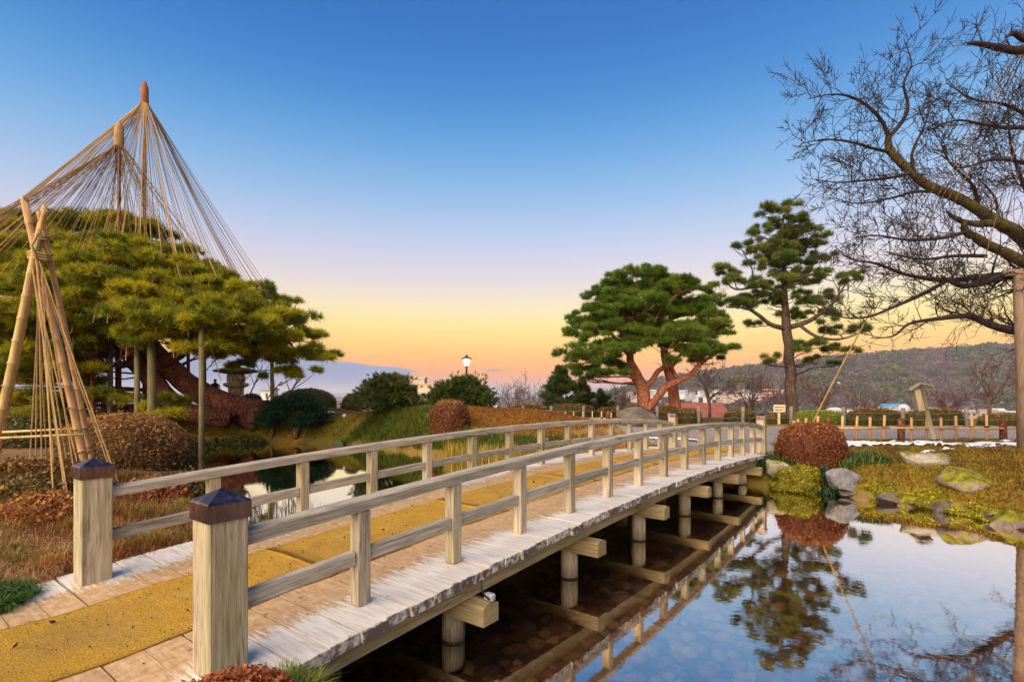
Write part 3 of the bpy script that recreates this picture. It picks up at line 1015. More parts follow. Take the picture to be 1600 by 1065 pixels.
# girders, cross beams, piles
for y in (-0.16, BW / 2, BW + 0.16):
    V, F = [], []
    nS = 58
    for i in range(nS):
        s = -0.2 + 14.4 * i / (nS - 1)
        z = arch(s) - 0.079
        for (py, pz) in ((-0.08, 0.0), (0.08, 0.0), (0.08, -0.17), (-0.08, -0.17)):
            V.append((s, py, z + pz))
    for i in range(nS - 1):
        for j in range(4):
            j2 = (j + 1) % 4
            F.append((i * 4 + j, i * 4 + j2, (i + 1) * 4 + j2, (i + 1) * 4 + j))
    F.append((0, 3, 2, 1))
    F.append(tuple(range((nS - 1) * 4, nS * 4)))
    mk("girder", pydata("girder", V, F), M_GIRDER, bridge, (0, y, 0))
for s in (2, 4, 6, 8, 10, 12):
    ztop = arch(s) - 0.252
    L = BW / 2 + 0.44
    # cross beam along y with a bevelled, roof shaped head
    w = 0.1
    prof = [(-w, -0.19), (w, -0.19), (w, -0.035), (0.0, 0.0), (-w, -0.035)]
    V = [(L * e, px, pz) for e in (-1, 1) for (px, pz) in prof]
    F = [(0, 4, 3, 2, 1), (5, 6, 7, 8, 9)] + [(j, (j + 1) % 5, 5 + (j + 1) % 5, 5 + j) for j in range(5)]
    mk("cross_beam", pydata("cross_beam", V, F), M_GIRDER, bridge, (s, BW / 2, ztop), (0, 0, R(90)))
    for y in (0.0, BW / 2, BW):
        wl = WATER + 0.008 - (ztop - 0.18)
        pl_ = MB().tube([(0, 0, wl), (0, 0, 0.0)], [0.105, 0.1], 14).build("pile", M_TIMBERZ, bridge, (s, y, ztop - 0.18), smooth=True)
        MB().tube([(0, 0, -1.3 - ztop), (0, 0, wl + 0.012)], [0.108, 0.108], 14).build("submerged_foot", M_SLIME, pl_, smooth=True)
    if s == 2:
        pass
# cable hanging by the first cross beam
cb = MB().tube(smooth_path([(1.92, -0.40, 0.07), (1.90, -0.43, -0.02), (1.97, -0.45, -0.10), (2.03, -0.42, -0.115), (2.0, -0.36, -0.06)], 5), 0.008, 6)
cb.build("cable", M_BLACK, bridge, smooth=True)
MB().box(1.97, 2.03, -0.47, -0.38, -0.12, -0.06, 0.01).build("cable_clamp", noisy("galvanised", [(0.4, 0.42, 0.45), (0.6, 0.62, 0.66)], 8.0, rough=0.35), bridge)

# dead leaves and bits on the deck
nl = 1500
ls = rng.uniform(-3.8, 9.0, nl) ** 1
lw = np.where(rng.uniform(0, 1, nl) < 0.8, rng.uniform(M0 + 0.02, M1 - 0.02, nl), rng.uniform(0.1, BW - 0.1, nl))
lz = np.array([arch(float(a)) for a in ls]) + np.where((lw > M0) & (lw < M1), 0.030, 0.006)
sz = rng.uniform(0.008, 0.024, nl) * np.where(rng.uniform(0, 1, nl) < 0.08, 2.0, 1.0)
P = np.stack([ls, lw, lz], 1)
V, F, C = leaves(P, np.tile([0, 0, 1.0], (nl, 1)), sz, np.tile([0.05, 0.03, 0.015], (nl, 1)), 1, 0.25, 0.7)
o = mk("leaf_litter", npmesh("leaf_litter", V, F, C), M_LEAF, None, BA, (0, 0, BANG))
tag(o, "dark scraps of dead leaf scattered on the yellow matting", "leaf litter", kind="stuff")

# ------------------------------------------------------------------ plant builders
def pad_tufts(pads, n_tuft, clump=9, up=0.75):
    """pads: (centre, rx, ry, rz); tufts gathered in small clumps over each flat cloud of needles"""
    P, N, K = [], [], []
    for (c, rx, ry, rz) in pads:
        c = np.array(c)
        nc = max(3, int(clump * rx * ry / 1.2))
        d = rng.standard_normal((nc, 3))
        d[:, 2] = np.abs(d[:, 2]) * 0.8 - 0.15
        d /= np.linalg.norm(d, axis=1, keepdims=True)
        cc = c + d * np.array([rx, ry, rz]) * rng.uniform(0.45, 1.2, (nc, 1))
        per = max(4, int(n_tuft / nc * rx * ry / 1.2))
        q = rng.standard_normal((nc, per, 3))
        q[..., 2] = np.abs(q[..., 2]) - 0.1
        q /= np.linalg.norm(q, axis=-1, keepdims=True)
        rr = rng.uniform(0.5, 1.4, (nc, 1, 1)) * 0.33 * math.sqrt(rx * ry)
        pts = cc[:, None, :] + q * rr * np.array([1, 1, 0.55]) * rng.uniform(0.4, 1.0, (nc, per, 1))
        nn = q * 0.8 + d[:, None, :] * 0.4 + np.array([0, 0, up])
        P.append(pts.reshape(-1, 3))
        N.append((nn / np.linalg.norm(nn, axis=-1, keepdims=True)).reshape(-1, 3))
        K.append(np.repeat(rng.uniform(0, 1, nc), per))
    return np.concatenate(P), np.concatenate(N), np.concatenate(K)


def mixcol(k, a, b, jitter=0.25):
    t = np.clip(k + jitter * rng.standard_normal(len(k)), 0, 1)[:, None]
    return np.array(a) * (1 - t) + np.array(b) * t


def pine(name, label, base, limbs, pads, bark, colA, colB, n_tuft=130, needle=0.17, n_per=13, spread=0.7, width=0.09, group=None, clump=9, branch_r=0.05, knit=True, extra_branch=None):
    """limbs: (points, radii); world coordinates"""
    root = empty(name, base)
    b = Vector(base)
    tag(root, label, "tree", group)
    tb = MB()
    samples = []
    for pts, rad in limbs:
        sp = smooth_path(pts, 4)
        rr = lerps(rad, len(sp))
        sp2 = [p + Vector((mnoise.noise(p * 1.3), mnoise.noise(p * 1.3 + Vector((9, 0, 0))), 0)) * rr[i] * 0.28 for i, p in enumerate(sp)]
        tb.tube([p - b for p in sp2], rr, 10)
        samples += [(p, r) for p, r in zip(sp2, rr)]
    tb.build("trunk", bark, root, smooth=True)
    bb = MB()
    if knit:
        for (c, rx, ry, rz) in pads:
            c = Vector(c)
            best = min(samples, key=lambda s: (s[0] - c).length + max(0, s[0].z - c.z + 0.3) * 2.0 + (0 if s[1] > 0.05 else 0.4))
            p0 = best[0]
            mid = p0.lerp(c, 0.5) + Vector((rnd.uniform(-.25, .25), rnd.uniform(-.25, .25), rnd.uniform(-.3, .12))) * min(1.5, (c - p0).length * 0.4)
            end = c + Vector((0, 0, -rz * 0.3))
            L = (end - p0).length
            r0 = min(best[1] * 0.7, branch_r * (0.6 + 0.25 * L))
            sp = smooth_path([p0, p0.lerp(mid, 0.6) + Vector((rnd.uniform(-.1, .1), rnd.uniform(-.1, .1), rnd.uniform(-.1, .1))), mid, end], 3)
            bb.tube([p - b for p in sp], lerps([r0, r0 * 0.8, r0 * 0.6, r0 * 0.35], len(sp)), 6)
            for q in range(5):
                a = rnd.uniform(0, 6.28)
                e = c + Vector((math.cos(a) * rx * 0.85, math.sin(a) * ry * 0.85, rz * rnd.uniform(-0.3, 0.3)))
                st = sp[-3].lerp(sp[-1], rnd.random())
                bb.tube([st - b, (st.lerp(e, 0.5) + Vector((0, 0, -0.06))) - b, e - b], [r0 * 0.4, r0 * 0.3, r0 * 0.15], 4)
        bb.build("branches", bark, root, smooth=True)["kind"] = "stuff"
    P, N, K = pad_tufts(pads, n_tuft, clump)
    V, F, C = needles("crown", P - np.array(base), N, np.full(len(P), needle), mixcol(K, colA, colB), n_per, spread, width)
    mk("crown", npmesh("crown", V, F, C), M_FOL, root)
    return root


def dome_pads(c, rx, ry, z0, z1, n, size, pw=1.8, inner=0.25):
    out = []
    for i in range(n):
        r = math.sqrt((i + 0.5) / n)
        a = i * 2.39996 + rnd.uniform(-.25, .25)
        zt = z0 + (z1 - z0) * (1 - r ** pw)
        if rnd.random() < inner:
            zt = z0 + (zt - z0) * rnd.uniform(0.45, 0.85)
        s = size * rnd.uniform(0.75, 1.25)
        out.append(((c[0] + rx * r * math.cos(a), c[1] + ry * r * math.sin(a), zt + rnd.uniform(-.25, .25)), s, s, s * 0.3))
    return out


def superdome(w, d, h, nu=40, nv=14, p=2.6, bump=0.05, seed=0.0):
    """clipped shrub body: flattened superellipse dome, base at z=0"""
    V, F = [], []
    for j in range(nv):
        t = j / (nv - 1) * math.pi * 0.62 - math.pi * 0.12
        ct, st = math.cos(t), math.sin(t)
        rr = abs(ct) ** (2 / p)
        zz = math.copysign(abs(st) ** (2 / p), st)
        for i in range(nu):
            a = 2 * math.pi * i / nu
            x, y = math.cos(a), math.sin(a)
            x, y = math.copysign(abs(x) ** (2 / 2.3), x), math.copysign(abs(y) ** (2 / 2.3), y)
            k = 1 + bump * mnoise.noise((x * 2.2 + seed, y * 2.2, zz * 2.2)) + bump * 0.6 * mnoise.noise((x * 6 + seed, y * 6, zz * 6))
            V.append((x * rr * w / 2 * k, y * rr * d / 2 * k, h * 0.25 + zz * h * 0.75 * k))
    for j in range(nv - 1):
        for i in range(nu):
            i2 = (i + 1) % nu
            F.append((j * nu + i, j * nu + i2, (j + 1) * nu + i2, (j + 1) * nu + i))
    V.append((0, 0, h * 1.0))
    for i in range(nu):
        F.append(((nv - 1) * nu + i, (nv - 1) * nu + (i + 1) % nu, len(V) - 1))
    return V, F


def shrub(name, label, loc, w, d, h, colA, colB, topcol=None, n=2500, leaf=0.05, p=2.6, rz=0.0, cat="shrub", group=None, bump=0.05, stick=0.5, stray=3.0):
    """a clipped shrub: one mesh of a body with leaves all over its skin"""
    V, F = superdome(w, d, h, p=p, bump=bump, seed=loc[0] * 3.1)
    Va = np.array(V)
    tri = []
    for f in F:
        tri.append((f[0], f[1], f[2]))
        if len(f) == 4:
            tri.append((f[0], f[2], f[3]))
    tri = np.array(tri)
    A, B, C_ = Va[tri[:, 0]], Va[tri[:, 1]], Va[tri[:, 2]]
    nrm = np.cross(B - A, C_ - A)
    ar = np.linalg.norm(nrm, axis=1)
    nrm = nrm / (ar[:, None] + 1e-9)
    pick = rng.choice(len(tri), n, p=ar / ar.sum())
    u, v = rng.uniform(0, 1, n), rng.uniform(0, 1, n)
    sw = u + v > 1
    u[sw], v[sw] = 1 - u[sw], 1 - v[sw]
    P = A[pick] + (B - A)[pick] * u[:, None] + (C_ - A)[pick] * v[:, None]
    Nn = nrm[pick]
    k = rng.uniform(0, 1, n)
    cl = mixcol(k, colA, colB, 0.15)
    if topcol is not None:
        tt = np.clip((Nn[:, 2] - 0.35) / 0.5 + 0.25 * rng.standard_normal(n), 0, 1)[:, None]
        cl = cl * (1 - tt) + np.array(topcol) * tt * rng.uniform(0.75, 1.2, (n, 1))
    P = P + Nn * (leaf * rng.uniform(-0.3, stick, (n, 1))) * np.where(rng.uniform(0, 1, (n, 1)) < 0.04, stray, 1.0)
    LV, LF, LC = leaves(P, Nn, leaf * rng.uniform(0.6, 1.5, n), cl, 1, 0.75, 0.55)
    # body shrunk a little under the leaves
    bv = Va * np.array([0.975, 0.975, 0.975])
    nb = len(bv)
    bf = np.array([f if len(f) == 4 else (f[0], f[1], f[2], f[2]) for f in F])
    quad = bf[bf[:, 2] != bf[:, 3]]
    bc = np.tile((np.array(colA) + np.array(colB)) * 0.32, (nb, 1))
    me = npmesh(name, np.concatenate([bv, LV]), np.concatenate([quad, LF + nb]), np.concatenate([bc, LC]))
    o = mk(name, me, M_LEAF, None, loc, (0, 0, rz))
    tag(o, label, cat, group)
    return o


def blades(P, L, wd, cols, lean=0.5, droop=0.5, heading=None):
    """grass: bent two-step blades. P (n,3), L (n,)"""
    n = len(P)
    a = rng.uniform(0, 2 * np.pi, n) if heading is None else heading
    ln = lean * rng.uniform(0.3, 1.3, n)
    H = np.stack([np.cos(a), np.sin(a), np.zeros(n)], 1)
    S = np.stack([-np.sin(a), np.cos(a), np.zeros(n)], 1) * (wd * rng.uniform(0.7, 1.3, n))[:, None]
    up = np.array([0, 0, 1.0])
    m = P + (H * (ln * 0.35)[:, None] + up * 0.62) * L[:, None]
    t = P + (H * ln[:, None] + up * (1.0 - droop * ln * 0.6)[:, None]) * L[:, None]
    V = np.stack([P - S, P + S, m + S * 0.7, m - S * 0.7, t], 1).reshape(-1, 3)
    i = np.arange(n) * 5
    F = np.concatenate([np.stack([i, i + 1, i + 2, i + 3], 1)])
    F3 = np.stack([i + 3, i + 2, i + 4, i + 4], 1)
    # keep triangles as quads with an extra point at the tip
    Vx = np.concatenate([V, t + S * 0.05])
    F3[:, 3] = len(V) + np.arange(n)
    F3 = F3[:, [0, 1, 3, 2]]
    C = np.concatenate([np.repeat(cols, 5, 0), cols])
    return Vx, np.concatenate([F, F3]), C


def grass_patch(name, label, cat, poly, n, L, wd, cA, cB, lean=0.6, droop=0.5, dz=0.0, clumps=None, kind="stuff", zfix=None):
    poly = np.array(poly)
    lo, hi = poly.min(0), poly.max(0)
    X = rng.uniform(lo[0], hi[0], n * 4)
    Y = rng.uniform(lo[1], hi[1], n * 4)
    if clumps:
        cx, cy = rng.uniform(lo[0], hi[0], clumps), rng.uniform(lo[1], hi[1], clumps)
        k = rng.integers(0, clumps, n * 4)
        X = cx[k] + rng.normal(0, 0.07, n * 4)
        Y = cy[k] + rng.normal(0, 0.07, n * 4)
    ok = inside(poly, X, Y)
    X, Y = X[ok][:n], Y[ok][:n]
    Z = height(X, Y) + dz if zfix is None else np.full(len(X), zfix)
    k = 0.5 + 0.5 * wob(X, Y, 1.6, 6.0)
    V, F, C = blades(np.stack([X, Y, Z], 1), np.full(len(X), L) * rng.uniform(0.5, 1.2, len(X)), wd, mixcol(k, cA, cB, 0.3) * rng.uniform(0.7, 1.25, (len(X), 1)), lean, droop)
    o = mk(name, npmesh(name, V, F, C), M_LEAF)
    tag(o, label, cat, kind=kind)
    return o


def rock(name, label, loc, sx, sy, sz, mat, seed, group=None, rz=0.0, cuts=15, rough=0.13, cat="rock"):
    r_ = np.random.default_rng(seed)
    V = IV4.copy()
    for _ in range(cuts):
        nrm = r_.standard_normal(3)
        nrm /= np.linalg.norm(nrm)
        h = r_.uniform(0.42, 0.80)
        d = V @ nrm - h
        V = V - np.where(d > 0, d, 0)[:, None] * nrm * 0.92
    off = Vector((seed * 3.7, seed * 1.9, seed))
    k = np.array([mnoise.fractal(Vector(v) * 1.6 + off, 0.9, 2.1, 5) for v in V])
    V = V * (1 + rough * k)[:, None] * np.array([sx, sy, sz])
    o = mk(name, npmesh(name, V, IF4, smooth=True), mat, None, loc, (0, 0, rz))
    tag(o, label, cat, group)
    return o


class Tw:
    """bare branching: collects thin tubes quickly"""
    def __init__(self, seed):
        self.r = random.Random(seed)
        self.mb = MB()
        self.n = 0

    def grow(self, p, d, L, r, depth, up=0.15, wig=0.17, kids=(3, 5), shrink=0.62, ang=(25, 60), min_r=0.004, flat=1.0, seg=5):
        R_ = self.r
        pts, rad = [p.copy()], [r]
        d = d.normalized()
        ps = []
        for i in range(seg):
            d = (d + Vector((R_.gauss(0, wig), R_.gauss(0, wig), R_.gauss(0, wig) * flat + up * 0.3))).normalized()
            p = p + d * (L / seg)
            pts.append(p.copy())
            rad.append(max(min_r * 0.6, r * (1 - 0.75 * (i + 1) / seg)))
            ps.append((p.copy(), d.copy(), rad[-1], (i + 1) / seg))
        self.mb.tube(pts, rad, 3 if r < 0.014 else (4 if r < 0.03 else 6), cap=False)
        self.n += 1
        if depth <= 0:
            return
        nk = R_.randint(*kids)
        for q in range(nk):
            k = R_.choice(ps[:-1]) if q else ps[-1]
            ax = Vector((R_.gauss(0, 1), R_.gauss(0, 1), R_.gauss(0, 1) * flat)).cross(k[1])
            if ax.length < 1e-6:
                continue
            a = R(R_.uniform(*ang)) * (0.4 if q == 0 else 1)
            nd = Matrix.Rotation(a, 3, ax.normalized()) @ k[1]
            self.grow(k[0], nd, L * shrink * R_.uniform(0.7, 1.2), max(min_r, k[2] * 0.75), depth - 1, up, wig, kids, shrink, ang, min_r, flat, max(3, seg - 1))

    def limb(self, pts, rad, every=0.35, L=1.2, depth=2, side=0.9, start=0.15, bias=None, up=0.15, kids=(3, 5), min_r=0.004, n=5, wig=0.17):
        """a hand laid limb with shoots growing from it"""
        sp = smooth_path(pts, n)
        rr = lerps(rad, len(sp))
        self.mb.tube(sp, rr, 7)
        acc = 0.0
        tot = sum((sp[i + 1] - sp[i]).length for i in range(len(sp) - 1))
        run = 0.0
        for i in range(len(sp) - 1):
            seg = sp[i + 1] - sp[i]
            run += seg.length
            acc += seg.length
            if run / tot < start:
                continue
            while acc > every:
                acc -= every
                t = seg.normalized()
                s = Vector((self.r.gauss(0, 1), self.r.gauss(0, 0.8), self.r.gauss(0, 1)))
                if bias is not None:
                    s += bias
                s = (s - t * s.dot(t)).normalized()
                d = (t * self.r.uniform(0.3, 1.0) + s * side).normalized()
                f = 1 - 0.45 * run / tot
                self.grow(sp[i].lerp(sp[i + 1], self.r.random()), d, L * f * self.r.uniform(0.6, 1.25), max(min_r * 1.6, rr[i] * 0.32), depth, up, wig, kids, min_r=min_r)


# ------------------------------------------------------------------ the great pine with its rope cones
TY = 23.5
pb = (at(385, 640, TY).x, TY, 0.55)
g_l = lambda l: [at(x, y, Y) for x, y, Y in l]
limbs = [
    (g_l([(412, 652, 23.6), (372, 640, 23.6), (330, 622, 23.5), (296, 600, 23.3), (262, 572, 23.0), (238, 545, 22.8), (220, 505, 22.8), (205, 450, 23.0), (185, 400, 23.2), (170, 365, 23.2)]),
     [0.85, 0.62, 0.52, 0.46, 0.46, 0.42, 0.34, 0.24, 0.15, 0.07]),
    (g_l([(360, 655, 22.6), (318, 648, 22.4), (285, 640, 22.2), (255, 618, 22.3), (232, 585, 22.6), (206, 558, 22.6), (170, 520, 22.6), (110, 480, 22.6), (40, 450, 22.4)]),
     [0.42, 0.40, 0.38, 0.42, 0.42, 0.36, 0.28, 0.2, 0.1]),
    (g_l([(250, 572, 22.9), (278, 553, 22.4), (308, 533, 21.8), (350, 518, 21.0), (400, 512, 20.5), (450, 530, 20.2)]), [0.27, 0.26, 0.21, 0.17, 0.12, 0.06]),
    (g_l([(228, 560, 22.6), (200, 568, 21.6), (165, 572, 20.8), (140, 592, 20.2)]), [0.18, 0.14, 0.1, 0.05]),
    (g_l([(222, 500, 22.8), (290, 460, 23.4), (370, 465, 24.0), (440, 500, 24.2)]), [0.26, 0.18, 0.12, 0.05]),
    (g_l([(210, 470, 22.9), (120, 440, 22.0), (20, 430, 21.5)]), [0.22, 0.15, 0.07]),
    (g_l([(222, 510, 22.8), (230, 470, 20.5), (240, 450, 18.5)]), [0.2, 0.14, 0.06]),
]
pads = []
# the outline of the crown as seen and layered shelves of needles behind it
for (x, y, Y, s) in [(20, 345, 24, 1.3), (-30, 350, 24, 1.4), (70, 350, 23, 1.3), (118, 348, 23, 1.3), (158, 340, 23.5, 1.3), (200, 352, 23.5, 1.2), (240, 362, 23, 1.2), (262, 392, 23, 1.2),
                     (300, 412, 23, 1.2), (345, 432, 23.5, 1.1), (385, 446, 23.5, 1.1), (425, 466, 24, 1.0), (442, 496, 23.5, 1.0), (468, 520, 22.5, 1.0), (486, 545, 22, 0.9), (470, 574, 21.5, 0.8), (440, 585, 21.3, 0.7), (410, 560, 21, 0.9)]:
    pads.append((tuple(at(x, y + 8, Y)), s, s, s * 0.32))
for j, (y, xa, xb, n, Y0) in enumerate([(385, -20, 240, 6, 22.0), (415, -40, 300, 8, 21.2), (440, -30, 350, 9, 20.6), (462, 20, 400, 9, 20.2), (485, -20, 430, 10, 19.6), (508, -40, 455, 10, 19.2), (532, -40, 470, 8, 20.2), (556, 330, 480, 4, 20.2)]):
    for i in range(n):
        x = xa + (xb - xa) * (i + 0.5) / n + rnd.uniform(-14, 14)
        s = rnd.uniform(0.95, 1.4)
        pads.append((tuple(at(x, y + rnd.uniform(-9, 9), Y0 + rnd.uniform(-1.4, 1.6))), s, s, s * 0.30))
for (x, y, Y, s) in [(30, 560, 21, 1.1), (-10, 590, 20, 1.0), (70, 590, 21, 1.0), (110, 545, 21, 1.0), (25, 630, 21, 0.9), (120, 600, 20.5, 0.9), (170, 545, 22, 0.9), (80, 520, 19, 1.1), (150, 620, 20, 0.7), (250, 632, 19.5, 0.75), (262, 655, 19, 0.7), (205, 628, 20, 0.6), (280, 628, 20.5, 0.5), (380, 575, 22, 0.7), (340, 555, 22.5, 0.8), (60, 560, 19, 1.1), (10, 520, 19, 1.2), (100, 575, 22.5, 1.0), (40, 600, 23, 1.1), (140, 560, 23.5, 0.9), (-20, 630, 22, 1.0), (90, 625, 23.5, 0.8), (400, 535, 19.6, 1.0), (300, 510, 18.6, 1.1), (250, 488, 18.4, 1.1), (345, 500, 18.8, 1.1)]:
    pads.append((tuple(at(x, y, Y)), s, s, s * 0.33))
for i in range(44):
    y_ = rnd.uniform(385, 530)
    pads.append((tuple(at(rnd.uniform(-40, 215 + (y_ - 385) * 1.55), y_, rnd.uniform(23.5, 26.5))), 1.3, 1.3, 0.4))
for i in range(30):
    s = rnd.uniform(0.7, 1.1)
    pads.append((tuple(at(rnd.uniform(-50, 135), rnd.uniform(530, 665), rnd.uniform(18.5, 23))), s, s, s * 0.36))
for i in range(9):
    s = rnd.uniform(0.7, 1.0)
    pads.append((tuple(at(120 + i * 24 + rnd.uniform(-8, 8), rnd.uniform(520, 545), rnd.uniform(19, 21))), s, s, s * 0.34))
big = pine("pine_tree", "huge spreading pine with leaning red trunk under a tall rope cone", pb, limbs, pads, M_BARK,
           (0.12, 0.16, 0.015), (0.52, 0.46, 0.02), n_tuft=360, needle=0.26, n_per=14, spread=0.75, width=0.05, clump=10, branch_r=0.035)

# rope cones
def cone(name, label, top, foot, ropes, capc, capr=0.11):
    root = empty(name, foot)
    f = Vector(foot)
    tag(root, label, "rope cone", "winter rope cones over the great pine")
    MB().tube([(0, 0, -0.3), Vector(top) - f + Vector((0, 0, -0.6))], [0.09, 0.06], 8).build("pole", M_BARK, root, smooth=True)
    MB().lathe([(capr * 0.8, -0.95), (capr * 1.05, -0.85), (capr, -0.12), (capr * 0.7, -0.04), (capr * 0.5, 0.12)], 10, Vector(top) - f).build("pole_cap", capc, root, smooth=True)
    a0 = Vector(top) - f + Vector((0, 0, -0.85))
    for e, r, mt in ropes:
        e = Vector(e) - f
        d = (e - a0)
        p0 = a0 + Vector((d.x, d.y, 0)).normalized() * capr
        sag = Vector((0, 0, -0.012 * d.length))
        MB().tube([p0, p0.lerp(e, 0.33) + sag * 0.9, p0.lerp(e, 0.66) + sag * 0.9, e], r, 4).build("rope", mt, root)
    return root


def dome_pt(az, r):
    cx, cy = at(150, 400, 23.3).x, 23.2
    x = cx + 10.0 * r * math.cos(az)
    y = cy + 5.0 * r * math.sin(az)
    z = 2.9 + 6.2 * (1 - r ** 2.2)
    return (x, y, z)


M_CAP1 = noisy("red_straw_cap", [(0.22, 0.07, 0.035), (0.40, 0.15, 0.08)], 6.0)
M_CAP2 = noisy("straw_cap", [(0.26, 0.15, 0.06), (0.42, 0.27, 0.12)], 6.0)
t1 = at(226, 132, 23.2)
ropes = []
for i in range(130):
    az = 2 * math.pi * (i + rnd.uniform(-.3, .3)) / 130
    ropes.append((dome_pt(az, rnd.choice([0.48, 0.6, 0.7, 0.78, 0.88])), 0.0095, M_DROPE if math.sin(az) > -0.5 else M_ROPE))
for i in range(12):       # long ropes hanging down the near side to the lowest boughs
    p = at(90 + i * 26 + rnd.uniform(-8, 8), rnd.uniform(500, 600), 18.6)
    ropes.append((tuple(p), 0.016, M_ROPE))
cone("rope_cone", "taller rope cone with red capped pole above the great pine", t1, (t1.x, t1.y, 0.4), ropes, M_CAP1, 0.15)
t2 = at(186, 196, 21.4)
ropes = []
for i in range(104):
    az = 2 * math.pi * (i + rnd.uniform(-.3, .3)) / 104
    p = Vector(dome_pt(az, rnd.choice([0.42, 0.55, 0.66, 0.76])))
    ropes.append((tuple(p + Vector((-0.6, -0.6, -0.1))), 0.0095, M_ROPE if rnd.random() < 0.45 else M_DROPE))
cone("rope_cone", "shorter rope cone with straw capped pole, left of the taller one", t2, (t2.x, t2.y, 0.2), ropes, M_CAP2, 0.17)

# props under the great pine
def prop(px, ytop, ybot, Y, r, label, mat=M_PROP, base=None):
    t = at(px, ytop, Y)
    zb = hz(t.x, Y) - 0.1
    b = MB().tube([(0, 0, 0), (0.01, 0, (t.z - zb) * 0.5), (0, 0, t.z - zb)], [r, r * 0.95, r * 0.9], 9)
    root = empty("prop_post", (t.x, Y, zb))
    tag(root, label, "prop", "timber props under the great pine")
    b.build("post", mat, root, smooth=True)
    MB().tube([(-0.16, 0, t.z - zb + 0.04), (0.16, 0, t.z - zb + 0.06)], r * 0.7, 8).build("crosspiece", mat, root, smooth=True)
    return root


prop(315, 510, 713, 17.6, 0.095, "tall slim prop post standing in the water before the great pine")
prop(237, 520, 655, 19.0, 0.15, "thickest prop post in front of the leaning red trunk")
prop(214, 540, 660, 19.3, 0.10, "prop post just left of the thickest one")
prop(172, 530, 650, 20.5, 0.10, "left post of the close pair of props", M_PROP)
prop(184, 530, 650, 21.5, 0.10, "right post of the close pair of props", M_BARK)
prop(145, 535, 650, 20.0, 0.09, "leftmost prop post of the great pine", M_BARK)
prop(294, 545, 610, 25.5, 0.085, "dark prop post behind the leaning trunk", M_BARK)
prop(320, 560, 610, 25.0, 0.07, "dark slim prop right behind the tall post in the water", M_BARK)
prop(425, 565, 620, 23.0, 0.085, "prop under the drooping right end of the great pine", M_PROP)

# ------------------------------------------------------------------ red pine, tall pine
RY = 28.0
base = (at(1012, 650, RY).x, RY, 0.1)
q = lambda l: [at(x, y, Y) for x, y, Y in l]
limbs = [
    (q([(1014, 655, 28), (1009, 632, 28), (1004, 608, 28), (994, 585, 28), (985, 562, 28), (990, 535, 28.0), (1002, 500, 28), (1008, 450, 28)]), [0.42, 0.36, 0.33, 0.30, 0.2, 0.16, 0.11, 0.05]),
    (q([(1050, 655, 28.6), (1054, 630, 28.6), (1050, 600, 28.7), (1044, 575, 28.8), (1038, 545, 28.8), (1048, 500, 28.8), (1040, 450, 28.6)]), [0.36, 0.3, 0.27, 0.25, 0.2, 0.13, 0.05]),
    (q([(1012, 640, 27.8), (1026, 622, 27.5), (1040, 605, 27.2), (1062, 594, 27.0), (1078, 586, 27.0), (1095, 568, 27), (1118, 552, 27)]), [0.22, 0.2, 0.19, 0.17, 0.14, 0.1, 0.05]),
    (q([(994, 585, 28), (970, 570, 27.6), (945, 560, 27.4), (915, 560, 27.2)]), [0.18, 0.13, 0.09, 0.05]),
    (q([(1004, 608, 28), (1018, 595, 28), (1030, 578, 28), (1052, 570, 28), (1062, 555, 27.8), (1085, 540, 27.6)]), [0.17, 0.15, 0.13, 0.11, 0.08, 0.04]),
    (q([(990, 550, 28), (1010, 520, 27.2), (1030, 490, 27)]), [0.15, 0.1, 0.05]),
    (q([(988, 560, 28), (962, 530, 28), (940, 500, 28)]), [0.14, 0.1, 0.05]),
]
pads = []
for (x, y, s) in [(985, 428, .95), (1020, 425, .95), (1040, 434, .8), (958, 445, .9), (935, 462, .85), (1065, 445, .9), (1085, 452, .9), (1108, 470, .9), (1122, 490, .8), (990, 455, 1.1), (1030, 455, 1.1),
                  (925, 490, 1.0), (960, 480, 1.2), (1005, 478, 1.3), (1050, 480, 1.2), (1090, 490, 1.1), (912, 520, 1.0), (945, 515, 1.1), (985, 508, 1.3), (1030, 510, 1.2), (1075, 515, 1.2), (1112, 505, .9),
                  (902, 552, .95), (930, 545, 1.0), (965, 540, .9), (915, 575, .8), (945, 572, .9), (972, 580, .5), (1055, 540, 1.0), (1090, 545, 1.1), (1120, 548, .7), (1105, 562, .7), (1040, 560, .6), (925, 590, .55), (1060, 520, 1.1)]:
    pads.append((tuple(at(x, y + 4, RY + rnd.uniform(-2.4, 1.4))), s * 1.04, s * 1.04, s * 0.42))
for (x, y) in [(905, 565), (935, 560), (960, 552), (950, 585), (915, 588), (1075, 552), (1098, 556), (1118, 545), (1060, 535), (980, 535), (1010, 528), (1035, 538), (930, 535), (1085, 530)]:
    pads.append((tuple(at(x, y, RY - rnd.uniform(0.8, 2.4))), 0.85, 0.85, 0.36))
for i in range(26):
    pads.append((tuple(at(rnd.uniform(925, 1105), rnd.uniform(445, 540), RY + rnd.uniform(-1.5, 2.6))), 1.1, 1.1, 0.42))
pine("pine_tree", "round crowned pine with forked salmon red trunk beyond the bridge end", base, limbs, pads, M_REDBARK, (0.06, 0.12, 0.016), (0.22, 0.31, 0.035), n_tuft=460, needle=0.23, n_per=13, spread=0.85, width=0.055, clump=12, branch_r=0.05)

